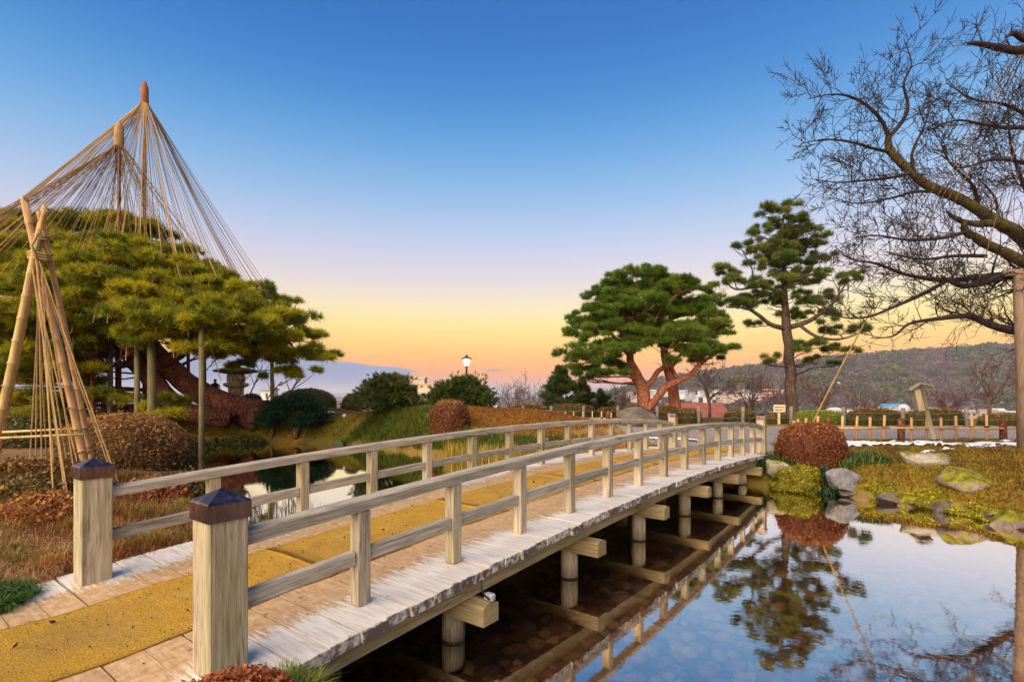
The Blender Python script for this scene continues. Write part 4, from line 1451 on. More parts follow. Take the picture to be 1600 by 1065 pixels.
PY_ = 29.0
base = (at(1240, 662, PY_).x, PY_, -0.05)
limbs = [
    (q([(1240, 668, 29), (1238, 640, 29), (1236, 600, 29), (1233, 550, 29), (1229, 510, 29), (1226, 470, 29), (1225, 420, 29), (1222, 370, 29), (1224, 335, 29)]), [0.36, 0.31, 0.28, 0.27, 0.24, 0.17, 0.13, 0.09, 0.04]),
    (q([(1230, 514, 29), (1205, 507, 28.7), (1185, 492, 28.5), (1165, 481, 28.3), (1135, 480, 28)]), [0.14, 0.12, 0.1, 0.07, 0.03]),
    (q([(1231, 512, 29), (1255, 505, 28.7), (1275, 495, 28.4), (1300, 475, 28.2), (1320, 445, 28)]), [0.16, 0.14, 0.11, 0.08, 0.04]),
    (q([(1226, 460, 29), (1190, 448, 28.6), (1150, 452, 28.4), (1130, 435, 28.2)]), [0.1, 0.08, 0.05, 0.03]),
    (q([(1236, 572, 29), (1215, 572, 28.8), (1200, 570, 28.6)]), [0.06, 0.05, 0.03]),
    (q([(1250, 508, 28.8), (1275, 525, 28), (1310, 530, 27.8), (1345, 520, 27.6)]), [0.09, 0.08, 0.06, 0.03]),
    (q([(1226, 450, 29), (1262, 430, 28.6), (1300, 430, 28.4)]), [0.09, 0.07, 0.03]),
]
pads = []
for (x, y, s) in [(1200, 335, .75), (1228, 332, .8), (1252, 345, .75), (1212, 355, .8), (1268, 362, .6), (1185, 365, .6), (1235, 368, .9), (1160, 388, .6), (1185, 392, .8), (1215, 390, .8), (1255, 388, .8), (1278, 372, .5),
                  (1180, 412, .6), (1205, 420, .8), (1245, 415, .9), (1280, 405, .7), (1135, 428, .75), (1160, 440, .8), (1130, 445, .5), (1185, 450, .6), (1220, 440, .8), (1265, 440, .8), (1300, 430, .75), (1325, 440, .7), (1338, 432, .45),
                  (1140, 478, .6), (1170, 470, .7), (1200, 478, .6), (1180, 508, .5), (1230, 470, .6), (1260, 475, .7), (1290, 470, .7), (1295, 492, .5), (1245, 498, .4), (1300, 520, .7), (1270, 540, .75), (1330, 518, .6), (1350, 515, .4), (1300, 548, .7), (1325, 550, .5), (1270, 565, .55), (1255, 550, .5), (1200, 567, .5), (1208, 558, .4), (1300, 570, .4)]:
    pads.append((tuple(at(x, y, PY_ + rnd.uniform(-1.6, 1.0))), s * 0.98, s * 0.98, s * 0.5))
for i in range(34):
    t_ = rnd.random()
    pads.append((tuple(at(1228 + rnd.uniform(-1, 1) * (38 + 45 * t_), 352 + 150 * t_, PY_ + rnd.uniform(-1.4, 1.4))), 0.5, 0.5, 0.32))
pine("pine_tree", "tall slender pine with open crown rising behind the red azalea", base, limbs, pads, M_GREYBARK, (0.06, 0.11, 0.025), (0.24, 0.27, 0.05), n_tuft=430, needle=0.27, n_per=13, spread=0.95, width=0.05, clump=14, branch_r=0.045)

# ------------------------------------------------------------------ smaller trees beyond the pond
def yew(label, px, ytop, ybot, half, Y, cA, cB, trunk_px=None, n=26, seed=1, name="garden_tree"):
    """small tree with flat sprays of dark leaves and a short trunk"""
    zt, zb = at(px, ytop, Y).z, at(px, ybot, Y).z
    cx = at(px, 0, Y).x
    hw = half / FPX * Y
    bx = at(trunk_px or px, 0, Y).x
    gz_ = hz(bx, Y)
    root = empty(name, (bx, Y, gz_ - 0.05))
    tag(root, label, "tree")
    tb = MB()
    H = zt - gz_
    tb.tube(smooth_path([(0, 0, 0), (0.03, 0, H * 0.3), (-0.04, 0.03, H * 0.6), (cx - bx, 0, H * 0.9)], 3), lerps([0.13, 0.1, 0.07, 0.02], 10), 8)
    tb.build("trunk", M_BARK, root, smooth=True)
    R_ = random.Random(seed)
    P, N, K = [], [], []
    bb = MB()
    for i in range(n):
        r = math.sqrt((i + 0.5) / n)
        a = i * 2.4 + R_.uniform(-.3, .3)
        zc = zb + (zt - zb) * (0.15 + 0.78 * (1 - r ** 2.2)) * R_.uniform(0.8, 1.05)
        c = np.array([cx - bx + hw * 0.86 * r * math.cos(a), hw * 0.75 * r * math.sin(a), zc - gz_])
        out = np.array([math.cos(a) * r, math.sin(a) * r, 0.25])
        m_ = 120
        d = rng.standard_normal((m_, 3)) * np.array([0.42, 0.42, 0.16]) * hw * 0.5
        P.append(c + d)
        nn = out + np.array([0, 0, 0.35]) + d * 0.6
        N.append(nn / np.linalg.norm(nn, axis=1, keepdims=True))
        K.append(np.full(m_, R_.random()) * 0.7 + 0.3 * (d[:, 2] > 0))
        bb.tube([(0, 0, H * 0.35), tuple(c * np.array([0.5, 0.5, 0.8])), tuple(c)], [0.035, 0.025, 0.01], 4)
    bb.build("branches", M_BARK, root)["kind"] = "stuff"
    P, N, K = np.concatenate(P), np.concatenate(N), np.concatenate(K)
    V, F, C = needles("crown", P, N, np.full(len(P), 0.17 * hw ** 0.3), mixcol(K, cA, cB), 7, 0.45, 0.13)
    mk("crown", npmesh("crown", V, F, C), M_FOL, root)
    return root


yew("dark spreading yew with pale trunk on the green mound", 607, 586, 640, 46, 22.8, (0.035, 0.065, 0.018), (0.15, 0.165, 0.04), 628, 30, 3)
yew("broad dense evergreen just below the lit street lamp", 720, 586, 642, 47, 25.5, (0.035, 0.075, 0.018), (0.14, 0.18, 0.04), 716, 34, 4)
yew("low dark pine bush leaning over the far bank beside the stone lantern", 458, 616, 668, 44, 22.9, (0.02, 0.06, 0.025), (0.06, 0.13, 0.06), 462, 26, 5, "pine_bush")


def conifer(label, px, ytop, ybase, half, Y, cA, cB, seed=1, n=60, name="conifer"):
    zt = at(px, ytop, Y).z
    cx = at(px, 0, Y).x
    gz_ = hz(cx, Y)
    H = zt - gz_
    hw = half / FPX * Y
    root = empty(name, (cx, Y, gz_))
    tag(root, label, "tree")
    MB().tube([(0, 0, -0.2), (0.02, 0, H * 0.5), (0, 0, H)], [0.12, 0.08, 0.015], 8).build("trunk", M_BARK, root, smooth=True)
    R_ = random.Random(seed)
    P, N, K = [], [], []
    bb = MB()
    for i in range(n):
        t = R_.random() ** 0.8
        rr = hw * (1 - t) * R_.uniform(0.6, 1.1) + 0.12
        a = R_.uniform(0, 6.28)
        z0 = H * (0.12 + 0.85 * t)
        e = np.array([rr * math.cos(a), rr * math.sin(a), z0 + rr * 0.28])
        bb.tube([(0, 0, z0 - 0.1), tuple(e)], [0.025, 0.008], 4)
        m_ = 70
        s = rng.uniform(0.2, 1.05, (m_, 1))
        P.append(np.array([0, 0, z0 - 0.1]) * (1 - s) + e * s + rng.standard_normal((m_, 3)) * 0.10 * (0.4 + rr * 0.5))
        nn = np.array([math.cos(a), math.sin(a), 0.55]) + 0.35 * rng.standard_normal((m_, 3))
        N.append(nn / np.linalg.norm(nn, axis=1, keepdims=True))
        K.append(np.full(m_, R_.random()))
    bb.build("branches", M_BARK, root)["kind"] = "stuff"
    P, N, K = np.concatenate(P), np.concatenate(N), np.concatenate(K)
    V, F, C = needles("crown", P, N, np.full(len(P), 0.2), mixcol(K, cA, cB), 6, 0.5, 0.12)
    mk("crown", npmesh("crown", V, F, C), M_FOL, root)


conifer("loose pointed conifer left of the red trunked pine", 876, 572, 640, 40, 31.5, (0.04, 0.085, 0.025), (0.15, 0.18, 0.05), 2, 80)
conifer("lower conifer nestling under the left boughs of the round pine", 908, 592, 640, 26, 32.0, (0.04, 0.08, 0.025), (0.13, 0.16, 0.045), 7, 45)
conifer("small pale conifer between low hedge and round pine", 941, 606, 640, 18, 33.0, (0.05, 0.09, 0.03), (0.16, 0.19, 0.06), 9, 22)

# ------------------------------------------------------------------ clipped hedges and shrubs
GREEN_A, GREEN_B, BROWN_T = (0.045, 0.048, 0.012), (0.12, 0.10, 0.022), (0.27, 0.14, 0.035)
HG = "clipped hedges along the terrace edge"


def hedge(label, xa, xb, ytop, Y, cA=GREEN_A, cB=GREEN_B, top=BROWN_T, dep=1.1, p=3.0, n=2600, leaf=0.07, group=HG, name="hedge", cat="hedge"):
    a, b = at(xa, 0, Y).x, at(xb, 0, Y).x
    cx = (a + b) / 2
    z0 = hz(cx, Y) - 0.05
    h = at(0, ytop, Y).z - z0 + 0.05
    return shrub(name, label, (cx, Y, z0), b - a, dep, max(h, 0.3), cA, cB, top, n, leaf, p, cat=cat, group=group)


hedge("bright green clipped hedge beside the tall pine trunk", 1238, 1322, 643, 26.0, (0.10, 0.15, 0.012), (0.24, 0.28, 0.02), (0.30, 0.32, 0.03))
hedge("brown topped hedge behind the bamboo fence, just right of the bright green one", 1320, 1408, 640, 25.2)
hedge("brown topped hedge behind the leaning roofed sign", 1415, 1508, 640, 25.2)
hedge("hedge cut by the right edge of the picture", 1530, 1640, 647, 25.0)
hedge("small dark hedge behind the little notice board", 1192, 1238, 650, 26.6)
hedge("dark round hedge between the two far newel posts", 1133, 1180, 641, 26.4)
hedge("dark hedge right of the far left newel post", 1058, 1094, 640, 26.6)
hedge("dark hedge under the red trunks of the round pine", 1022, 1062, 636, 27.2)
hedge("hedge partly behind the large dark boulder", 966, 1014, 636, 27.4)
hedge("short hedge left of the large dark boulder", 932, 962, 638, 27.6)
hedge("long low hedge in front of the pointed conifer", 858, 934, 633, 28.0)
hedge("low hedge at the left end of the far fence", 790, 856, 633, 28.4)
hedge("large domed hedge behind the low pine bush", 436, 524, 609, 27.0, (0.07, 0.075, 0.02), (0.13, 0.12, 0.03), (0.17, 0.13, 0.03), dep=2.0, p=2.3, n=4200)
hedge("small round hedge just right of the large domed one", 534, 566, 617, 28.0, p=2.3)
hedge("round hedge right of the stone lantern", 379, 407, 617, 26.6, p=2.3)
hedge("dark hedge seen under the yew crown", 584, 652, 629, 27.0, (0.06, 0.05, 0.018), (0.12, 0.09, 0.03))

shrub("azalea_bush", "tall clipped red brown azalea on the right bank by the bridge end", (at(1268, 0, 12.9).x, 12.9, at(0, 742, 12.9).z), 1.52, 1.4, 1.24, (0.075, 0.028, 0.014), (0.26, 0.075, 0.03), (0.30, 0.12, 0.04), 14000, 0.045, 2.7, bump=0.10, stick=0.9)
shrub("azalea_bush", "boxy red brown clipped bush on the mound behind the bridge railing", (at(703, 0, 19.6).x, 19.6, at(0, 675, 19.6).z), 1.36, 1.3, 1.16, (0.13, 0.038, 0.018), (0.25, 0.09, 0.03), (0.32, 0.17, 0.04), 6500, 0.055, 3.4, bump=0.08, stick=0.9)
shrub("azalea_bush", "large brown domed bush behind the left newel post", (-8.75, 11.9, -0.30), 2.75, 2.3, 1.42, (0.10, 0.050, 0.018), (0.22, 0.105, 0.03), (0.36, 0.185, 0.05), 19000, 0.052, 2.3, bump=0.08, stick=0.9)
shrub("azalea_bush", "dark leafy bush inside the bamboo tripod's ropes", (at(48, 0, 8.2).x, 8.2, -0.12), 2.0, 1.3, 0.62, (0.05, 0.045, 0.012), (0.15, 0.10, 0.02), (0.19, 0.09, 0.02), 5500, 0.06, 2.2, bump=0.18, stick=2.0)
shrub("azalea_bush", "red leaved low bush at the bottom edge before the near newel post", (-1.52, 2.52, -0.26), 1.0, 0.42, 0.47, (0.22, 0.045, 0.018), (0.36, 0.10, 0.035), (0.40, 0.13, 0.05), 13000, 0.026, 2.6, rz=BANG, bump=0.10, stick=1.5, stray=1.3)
for lab, x, y, Y, w, h in [("dark bush at the left edge behind the bamboo tripod", 20, 668, 15.5, 2.6, 0.9), ("dark bush at the water's edge below the red trunk", 296, 690, 20.6, 1.8, 0.75),
                           ("low bush on the bank below the stone lantern", 380, 670, 22.6, 1.7, 0.5), ("dark bush between pair of props and domed bush", 195, 655, 18.5, 2.2, 0.6)]:
    p = at(x, y, Y)
    shrub("bush", lab, (p.x, Y, hz(p.x, Y) - 0.1), w, w * 0.7, h, (0.035, 0.045, 0.012), (0.10, 0.10, 0.025), (0.14, 0.13, 0.03), 3200, 0.08, 2.2, bump=0.2, stick=2.0)

hedge("long dark hedge under the great pine's left boughs", -60, 90, 640, 27.5, (0.05, 0.055, 0.016), (0.11, 0.10, 0.03), (0.13, 0.11, 0.03), n=4000)
hedge("dark hedge between the props of the great pine", 96, 240, 640, 28.0, (0.05, 0.055, 0.016), (0.11, 0.10, 0.03), (0.13, 0.11, 0.03), n=4000)
for lab, px, Y, w, h, cA, cB, cT in [("low rust orange bush left of the left newel post", 70, 6.6, 0.9, 0.34, (0.16, 0.05, 0.015), (0.36, 0.14, 0.03), (0.44, 0.20, 0.05)),
                                     ("low olive bush at the left edge before the tripod's foot", 12, 6.9, 1.0, 0.42, (0.06, 0.06, 0.015), (0.17, 0.14, 0.03), (0.24, 0.15, 0.04)),
                                     ("low red bush seen between the left railing posts", 240, 8.3, 0.9, 0.34, (0.17, 0.04, 0.015), (0.34, 0.11, 0.03), (0.40, 0.15, 0.04)),
                                     ("dark green low bush beyond the left railing", 285, 9.3, 0.9, 0.36, (0.05, 0.06, 0.014), (0.14, 0.14, 0.03), (0.20, 0.16, 0.04))]:
    x_ = at(px, 0, Y).x
    shrub("low_bush", lab, (x_, Y, hz(x_, Y) - 0.06), w, w * 0.75, h, cA, cB, cT, 3600, 0.045, 2.1, bump=0.3, stick=2.4)
# ------------------------------------------------------------------ rocks and moss cushions on the right bank
def bank_rock(label, px, py, Y, sx, sz, mat, seed, dz=0.0, sy=None, name="rock", rz=0.0, cat="rock", **k):
    p = at(px, py, Y)
    return rock(name, label, (p.x, Y, p.z + dz), sx, sy or sx * 0.8, sz, mat, seed, "rocks along the right bank", rz, cat=cat, **k)


bank_rock("angular pale grey rock at the waterline right of the azalea", 1323, 752, 11.45, 0.52, 0.40, M_ROCKG, 3, rz=0.4)
bank_rock("tan boulder set in the moss of the right bank", 1441, 726, 11.6, 0.58, 0.46, M_ROCKT, 8, rz=0.2)
bank_rock("pale rock beside the bridge's far right end", 1210, 736, 12.3, 0.36, 0.34, M_ROCKT, 5)
bank_rock("large rugged moss covered rock on the right bank", 1522, 762, 10.2, 0.66, 0.52, M_ROCKM, 14, rough=0.12)
bank_rock("dark rounded rock at the right edge of the picture", 1592, 790, 9.3, 0.45, 0.28, M_ROCKD, 21)
bank_rock("small brown stone half sunk in moss", 1468, 776, 10.5, 0.16, 0.12, M_ROCKT, 33)
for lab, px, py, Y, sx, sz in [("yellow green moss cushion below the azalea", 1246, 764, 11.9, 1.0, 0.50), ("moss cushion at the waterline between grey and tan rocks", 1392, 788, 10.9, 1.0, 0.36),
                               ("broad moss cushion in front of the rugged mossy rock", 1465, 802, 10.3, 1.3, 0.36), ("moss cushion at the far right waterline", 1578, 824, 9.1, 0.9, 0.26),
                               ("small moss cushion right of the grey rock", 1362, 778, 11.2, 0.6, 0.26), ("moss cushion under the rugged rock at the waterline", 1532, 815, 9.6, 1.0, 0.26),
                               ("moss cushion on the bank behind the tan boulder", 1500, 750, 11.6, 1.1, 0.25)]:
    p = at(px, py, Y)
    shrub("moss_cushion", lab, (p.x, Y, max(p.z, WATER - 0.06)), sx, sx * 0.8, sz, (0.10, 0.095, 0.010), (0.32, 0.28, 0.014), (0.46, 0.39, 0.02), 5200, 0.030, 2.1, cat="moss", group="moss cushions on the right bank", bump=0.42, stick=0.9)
# edging stones along the waterline of the right bank
es = random.Random(9)
EDGE = [(6.2, 12.2), (6.75, 11.9), (7.12, 11.5), (7.2, 11.1), (7.5, 10.65), (7.75, 10.35), (8.0, 10.0), (8.2, 9.6), (8.28, 9.2), (8.25, 8.75), (8.5, 8.2), (9.1, 7.7), (9.9, 7.2), (10.8, 6.9)]
NAMES = ["first", "second", "third", "fourth", "fifth", "sixth", "seventh", "eighth", "ninth", "tenth", "eleventh", "twelfth", "thirteenth", "fourteenth"]
for i, (x, y) in enumerate(EDGE):
    s_ = es.uniform(0.2, 0.34)
    rock("edging_stone", "%s of the brown edging stones along the right bank, counted from the bridge" % NAMES[i], (x + es.uniform(-.1, .1), y + es.uniform(-.1, .1), WATER + 0.06), s_ * 1.2, s_, s_ * es.uniform(0.7, 1.0), es.choice([M_ROCKM, M_ROCKM, M_ROCKT, M_ROCKD]), 100 + i, "edging stones along the right bank", es.uniform(0, 3))
# rest of the stones
p = at(1000, 652, 23.5)
rock("rock", "large dark boulder beside the far left newel post", (p.x, 23.5, p.z - 0.1), 1.15, 0.8, 0.62, M_ROCKD, 50, rz=0.2)
for lab, px, py, Y, s, sd in [("small dark stone on the far bank seen between the railings", 853, 694, 17.2, 0.30, 51), ("dark stone standing left of the boxy clipped bush", 672, 655, 20.5, 0.35, 52),
                              ("stone on the bank below the great pine's root", 330, 690, 22.9, 0.4, 53), ("stone at the waterline left of the low pine bush", 405, 692, 22.7, 0.45, 54), ("flat stone at the waterline below the low pine bush", 470, 690, 22.4, 0.4, 55),
                              ("stone at the waterline right of the low pine bush", 530, 690, 22.2, 0.4, 56), ("brown grey stone in the dry grass right of the left newel post", 215, 785, 8.6, 0.28, 57),
                              ("pale stone under the twigs left of the left newel post", 68, 795, 7.6, 0.17, 58)]:
    p = at(px, py, Y)
    rock("rock", lab, (p.x, Y, hz(p.x, Y) + s * 0.2), s, s * 0.8, s * 0.7, M_ROCKD if sd != 58 else M_ROCKT, sd)

# ------------------------------------------------------------------ grasses
STRAW, RUST, OLIVE, GREEN = (0.42, 0.27, 0.11), (0.27, 0.10, 0.03), (0.16, 0.15, 0.025), (0.06, 0.12, 0.02)
grass_patch("dry_grass", "rusty dry grass on the left bank beside the near newel posts", "grass", [(-7.8, 5.2), (-4.2, 4.75), (-3.55, 5.2), (-2.75, 6.3), (-3.7, 7.8), (-5.1, 9.3), (-6.2, 10.6), (-9, 10.5), (-9.5, 6)], 26000, 0.13, 0.0045, (0.36, 0.10, 0.03), (0.13, 0.13, 0.025), 1.0, 0.8)
grass_patch("sedge", "olive and orange grass tufts among the rusty grass by the left newel post", "grass", [(-7.8, 5.2), (-4.2, 4.75), (-3.55, 5.2), (-2.75, 6.3), (-3.7, 7.8), (-5.1, 9.3), (-6.2, 10.6), (-9, 10.5), (-9.5, 6)], 12000, 0.24, 0.0035, (0.44, 0.19, 0.05), (0.22, 0.20, 0.04), 1.0, 0.9, clumps=130)
grass_patch("straw_grass", "pale straw coloured grass beside the start of the bridge", "grass", [(-7.5, 4.3), (-4.3, 4.05), (-4.05, 4.7), (-4.4, 5.6), (-7.8, 6.2)], 11000, 0.15, 0.0035, (0.40, 0.20, 0.07), (0.58, 0.38, 0.16), 1.1, 0.9)
grass_patch("mondo_grass", "dark green tufted grass edging the first planks on the left", "grass", [(-5.2, 3.9), (-3.85, 3.98), (-3.95, 4.42), (-4.8, 4.45), (-5.4, 4.2)], 5200, 0.17, 0.006, (0.03, 0.075, 0.015), (0.09, 0.17, 0.03), 0.9, 0.9)
grass_patch("grass_tuft", "green grass tuft at the foot of the nearest newel post", "grass", [(-1.46, 2.80), (-1.15, 2.84), (-1.10, 3.04), (-1.3, 3.10), (-1.5, 2.96)], 2600, 0.24, 0.0045, (0.07, 0.13, 0.015), (0.24, 0.26, 0.05), 0.6, 0.7, zfix=-0.16)
grass_patch("bank_grass", "brown moss and turf tufts covering the right bank", "turf", [(6.1, 12.5), (7.1, 11.9), (7.4, 11.0), (8.0, 10.3), (8.35, 9.4), (8.3, 8.6), (9.2, 7.9), (16, 7), (19, 17.2), (9.5, 17.2), (8.4, 15), (7.0, 13.4)], 90000, 0.065, 0.007, (0.12, 0.048, 0.010), (0.36, 0.26, 0.018), 1.2, 0.9)
grass_patch("sedge", "green sedge hanging over the mound behind the bridge", "grass", [(-7.6, 22.2), (-6.4, 22.35), (-4.9, 20.6), (-2.7, 18.4), (-1.0, 17.2), (1.0, 16.6), (2.2, 16.3), (2.2, 17.2), (-1, 18.6), (-2.6, 20.2), (-3.5, 22.0), (-5.5, 23.4)], 26000, 0.34, 0.008, (0.07, 0.13, 0.02), (0.25, 0.25, 0.04), 0.9, 0.9)
grass_patch("orange_turf", "orange brown turf on the low mound in front of the far fence", "turf", [(-3.4, 21.0), (-1, 19.3), (1.5, 18.0), (3.4, 18.4), (4.0, 22.0), (0, 24.4), (-3.6, 23.8)], 24000, 0.09, 0.009, (0.22, 0.085, 0.018), (0.36, 0.17, 0.03), 1.1, 0.8)
grass_patch("golden_grass", "golden dry grass at the far left end of the bridge", "grass", [(1.6, 16.5), (3.2, 15.9), (4.2, 15.2), (4.1, 17.0), (3.6, 18.2), (1.8, 17.8)], 9000, 0.30, 0.006, (0.42, 0.23, 0.07), (0.60, 0.40, 0.15), 0.8, 0.7)
grass_patch("moss_turf", "olive and gold turf on the far bank around the great pine's root", "turf", [(-15, 23.3), (-11.5, 23.0), (-8.7, 22.8), (-6.6, 22.5), (-4, 23.8), (-4, 27), (-16, 27)], 24000, 0.10, 0.010, (0.16, 0.11, 0.015), (0.34, 0.24, 0.03), 1.1, 0.8)
grass_patch("reeds", "yellowing reeds standing in the pond behind the bridge", "reeds", [(-2.3, 17.3), (-1.0, 16.3), (0.8, 15.9), (2.2, 15.6), (2.6, 16.0), (1, 16.5), (-1.0, 17.1), (-2.2, 17.9)], 1500, 0.62, 0.010, (0.30, 0.23, 0.04), (0.52, 0.38, 0.08), 0.12, 0.2, zfix=WATER - 0.05)
grass_patch("reeds", "thin reeds in the shallow water by the left bank", "reeds", [(-4.0, 8.2), (-2.6, 6.6), (-2.1, 7.2), (-3.2, 9.2), (-4.8, 10.4), (-5.2, 9.6)], 420, 0.48, 0.006, (0.14, 0.13, 0.03), (0.34, 0.26, 0.07), 0.25, 0.3, zfix=WATER - 0.05)
grass_patch("bamboo_grass", "green bamboo grass spilling beside the clipped azalea", "grass", [(6.0, 12.55), (6.6, 12.2), (6.9, 12.9), (6.4, 13.5), (5.9, 13.2)], 1300, 0.26, 0.012, (0.06, 0.12, 0.03), (0.14, 0.19, 0.05), 0.8, 0.9)
grass_patch("bamboo_grass", "green bamboo grass between azalea and the grey rock", "grass", [(7.5, 11.9), (8.5, 11.8), (8.7, 12.8), (7.8, 13.0)], 1600, 0.24, 0.012, (0.06, 0.12, 0.03), (0.16, 0.20, 0.05), 0.8, 0.9)
grass_patch("fern", "green fern hanging to the water between moss cushion and grey rock", "fern", [(6.75, 11.5), (7.2, 11.4), (7.2, 12.1), (6.7, 12.1)], 900, 0.3, 0.014, (0.03, 0.08, 0.03), (0.09, 0.15, 0.06), 1.1, 1.2)

# snow left on the turf: ragged thin sheets
def snow(name, label, regions, res=0.055):
    Vs, Fs = [], []
    for (x0, x1, y0, y1, thr) in regions:
        ax, ay = np.arange(x0, x1, res * 1.4), np.arange(y0, y1, res)
        X, Y = np.meshgrid(ax, ay)
        f = np.array([mnoise.fractal((x * 0.55, y * 1.5, 4.2), 0.8, 2.1, 5) for x, y in zip(X.ravel(), Y.ravel())]).reshape(X.shape)
        tx_, ty_ = (X - x0) / (x1 - x0), (Y - y0) / (y1 - y0)
        f = f - 1.6 * np.maximum(0, np.maximum(np.abs(tx_ - .5) * 2 - .75, np.abs(ty_ - .5) * 2 - .6))
        Z = height(X.ravel(), Y.ravel()).reshape(X.shape) + np.clip((f - thr) * 0.35, -0.06, 0.05) + 0.035
        keep = f > thr - 0.10
        q = keep[:-1, :-1] & keep[1:, :-1] & keep[:-1, 1:] & keep[1:, 1:]
        n_ = len(ax)
        i_ = (np.arange(len(ay) - 1)[:, None] * n_ + np.arange(n_ - 1)[None, :])[q]
        b0 = sum(len(v) for v in Vs)
        Vs.append(np.stack([X.ravel(), Y.ravel(), Z.ravel()], 1))
        Fs.append(np.stack([i_, i_ + 1, i_ + n_ + 1, i_ + n_], 1) + b0)
    V, F = np.concatenate(Vs), np.concatenate(Fs)
    used = np.unique(F)
    rm = np.full(len(V), -1)
    rm[used] = np.arange(len(used))
    o = mk(name, npmesh(name, V[used], rm[F], smooth=True), M_SNOW)
    tag(o, label, "snow", kind="stuff")


snow("snow", "thin patches of old snow left on the garden turf", [(9.0, 13.4, 15.0, 16.9, 0.08), (12.8, 17.5, 14.6, 16.9, 0.2), (9.5, 15.0, 12.2, 15.0, 0.42), (4.6, 6.2, 17.0, 18.6, 0.1), (-5.6, -3.9, 3.55, 3.95, 0.0), (-9.2, -7.2, 23.0, 24.4, 0.15)])

# ------------------------------------------------------------------ bamboo tripod over the shrub by the left bank
ap = at(62, 384, 8.6)
trip = empty("bamboo_tripod", (ap.x, ap.y, -0.05))
tag(trip, "bamboo tripod with hanging straw ropes on the left bank", "bamboo tripod")
tb_ = Vector((ap.x, ap.y, -0.05))


def bamboo(top, foot, r, mat, parent, org, step=0.36):
    top, foot = Vector(top), Vector(foot)
    L = (top - foot).length
    n = int(L / step)
    pts, rad = [], []
    for i in range(n + 1):
        t = i / n
        p = foot.lerp(top, t)
        e = 0.012 / L
        rr = r * (1 - 0.22 * t)
        for dt, k in ((-2.0 * e, 0.97), (-0.4 * e, 1.10), (0.4 * e, 1.10), (2.0 * e, 0.97)):
            tt = min(max(t + dt, 0), 1)
            pts.append(foot.lerp(top, tt) + Vector((0.02 * math.sin(tt * 5 + r * 90), 0.02 * math.cos(tt * 4), 0)) * (1 if 0 < tt < 1 else 0))
            rad.append(rr * k)
    # local frame: build upright so the grain follows the stem
    q = (top - foot).to_track_quat('Z', 'Y')
    qi = q.inverted()
    loc = [qi @ (p - foot) for p in pts]
    o = MB().tube(loc, rad, 12).build("pole", mat, parent, foot - org, None, True)
    o.rotation_mode = 'QUATERNION'
    o.rotation_quaternion = q
    nb = MB()
    for i in range(1, n):
        t = i / n
        rr = r * (1 - 0.22 * t) * 1.105
        c = qi @ (foot.lerp(top, t) - foot)
        nb.lathe([(rr, -0.008), (rr * 1.02, 0.0), (rr, 0.008)], 12, c)
    nb.build("nodes", M_NODE, o, smooth=True)["kind"] = "stuff"
    return o


def thru(a, b, k):
    """carry the line from foot a through lashing point b a little further"""
    a, b = Vector(a), Vector(b)
    return b + (b - a).normalized() * k


lash = ap
feet = [(at(-32, 762, 8.3), 0.062, M_BAMBOO, 0.62, (0.03, -0.06, 0)), (at(142, 760, 8.9), 0.064, M_BAMBOOP, 0.72, (-0.02, -0.05, 0)),
        (at(-12, 700, 10.4), 0.052, M_BAMBOOP, 0.60, (-0.07, 0.06, 0)), (at(152, 735, 10.0), 0.05, M_BAMBOOP, 0.52, (0.08, 0.05, 0))]
for f, r, mt, ex, o_ in feet:
    f = Vector((f.x, f.y, hz(f.x, f.y) - 0.1))
    bamboo(thru(f, lash + Vector(o_), ex), f, r, mt, trip, tb_)
for dzz, rr in ((0.0, 0.13), (0.045, 0.125), (-0.24, 0.15), (-0.285, 0.152), (-0.325, 0.15)):
    pts = [(rr * math.cos(a * 0.5236), rr * 0.8 * math.sin(a * 0.5236), lash.z - tb_.z + 0.1 + dzz + 0.012 * math.sin(a)) for a in range(13)]
    MB().tube(pts, 0.022, 6).build("lashing", M_ROPE, trip, smooth=True)
MB().tube([(0.12, -0.16, lash.z - tb_.z + 0.16), (0.05, -0.2, lash.z - tb_.z - 0.05), (0.13, -0.17, lash.z - tb_.z - 0.28)], 0.022, 6).build("lashing", M_ROPE, trip, smooth=True)
for x, y, Y in [(55, 744, 8.9), (66, 748, 8.4), (75, 742, 9.2), (88, 752, 8.1), (103, 770, 7.7), (112, 748, 8.8), (122, 752, 8.2), (98, 742, 9.3), (44, 744, 8.6), (84, 790, 7.4), (108, 786, 7.5), (132, 752, 8.5), (190, 757, 8.6), (184, 757, 8.7)]:
    e = at(x, y, Y)
    e.z = hz(e.x, e.y) + 0.02
    s_ = lash + Vector((rnd.uniform(-.1, .1), rnd.uniform(-.12, .05), rnd.uniform(-0.3, 0.0)))
    MB().tube([s_ - tb_, s_.lerp(e, 0.5) - tb_ + Vector((0, 0, -0.03)), e - tb_], 0.011, 5).build("rope", M_ROPE, trip)
for y, Y, x2 in ((671, 9.3, 130), (680, 8.6, 130)):
    a, b = at(-40, y + 6, Y), at(x2, y - 2, Y)
    MB().tube([a - tb_, b - tb_], 0.022, 7).build("crossbar", M_BAMBOO, trip, smooth=True)

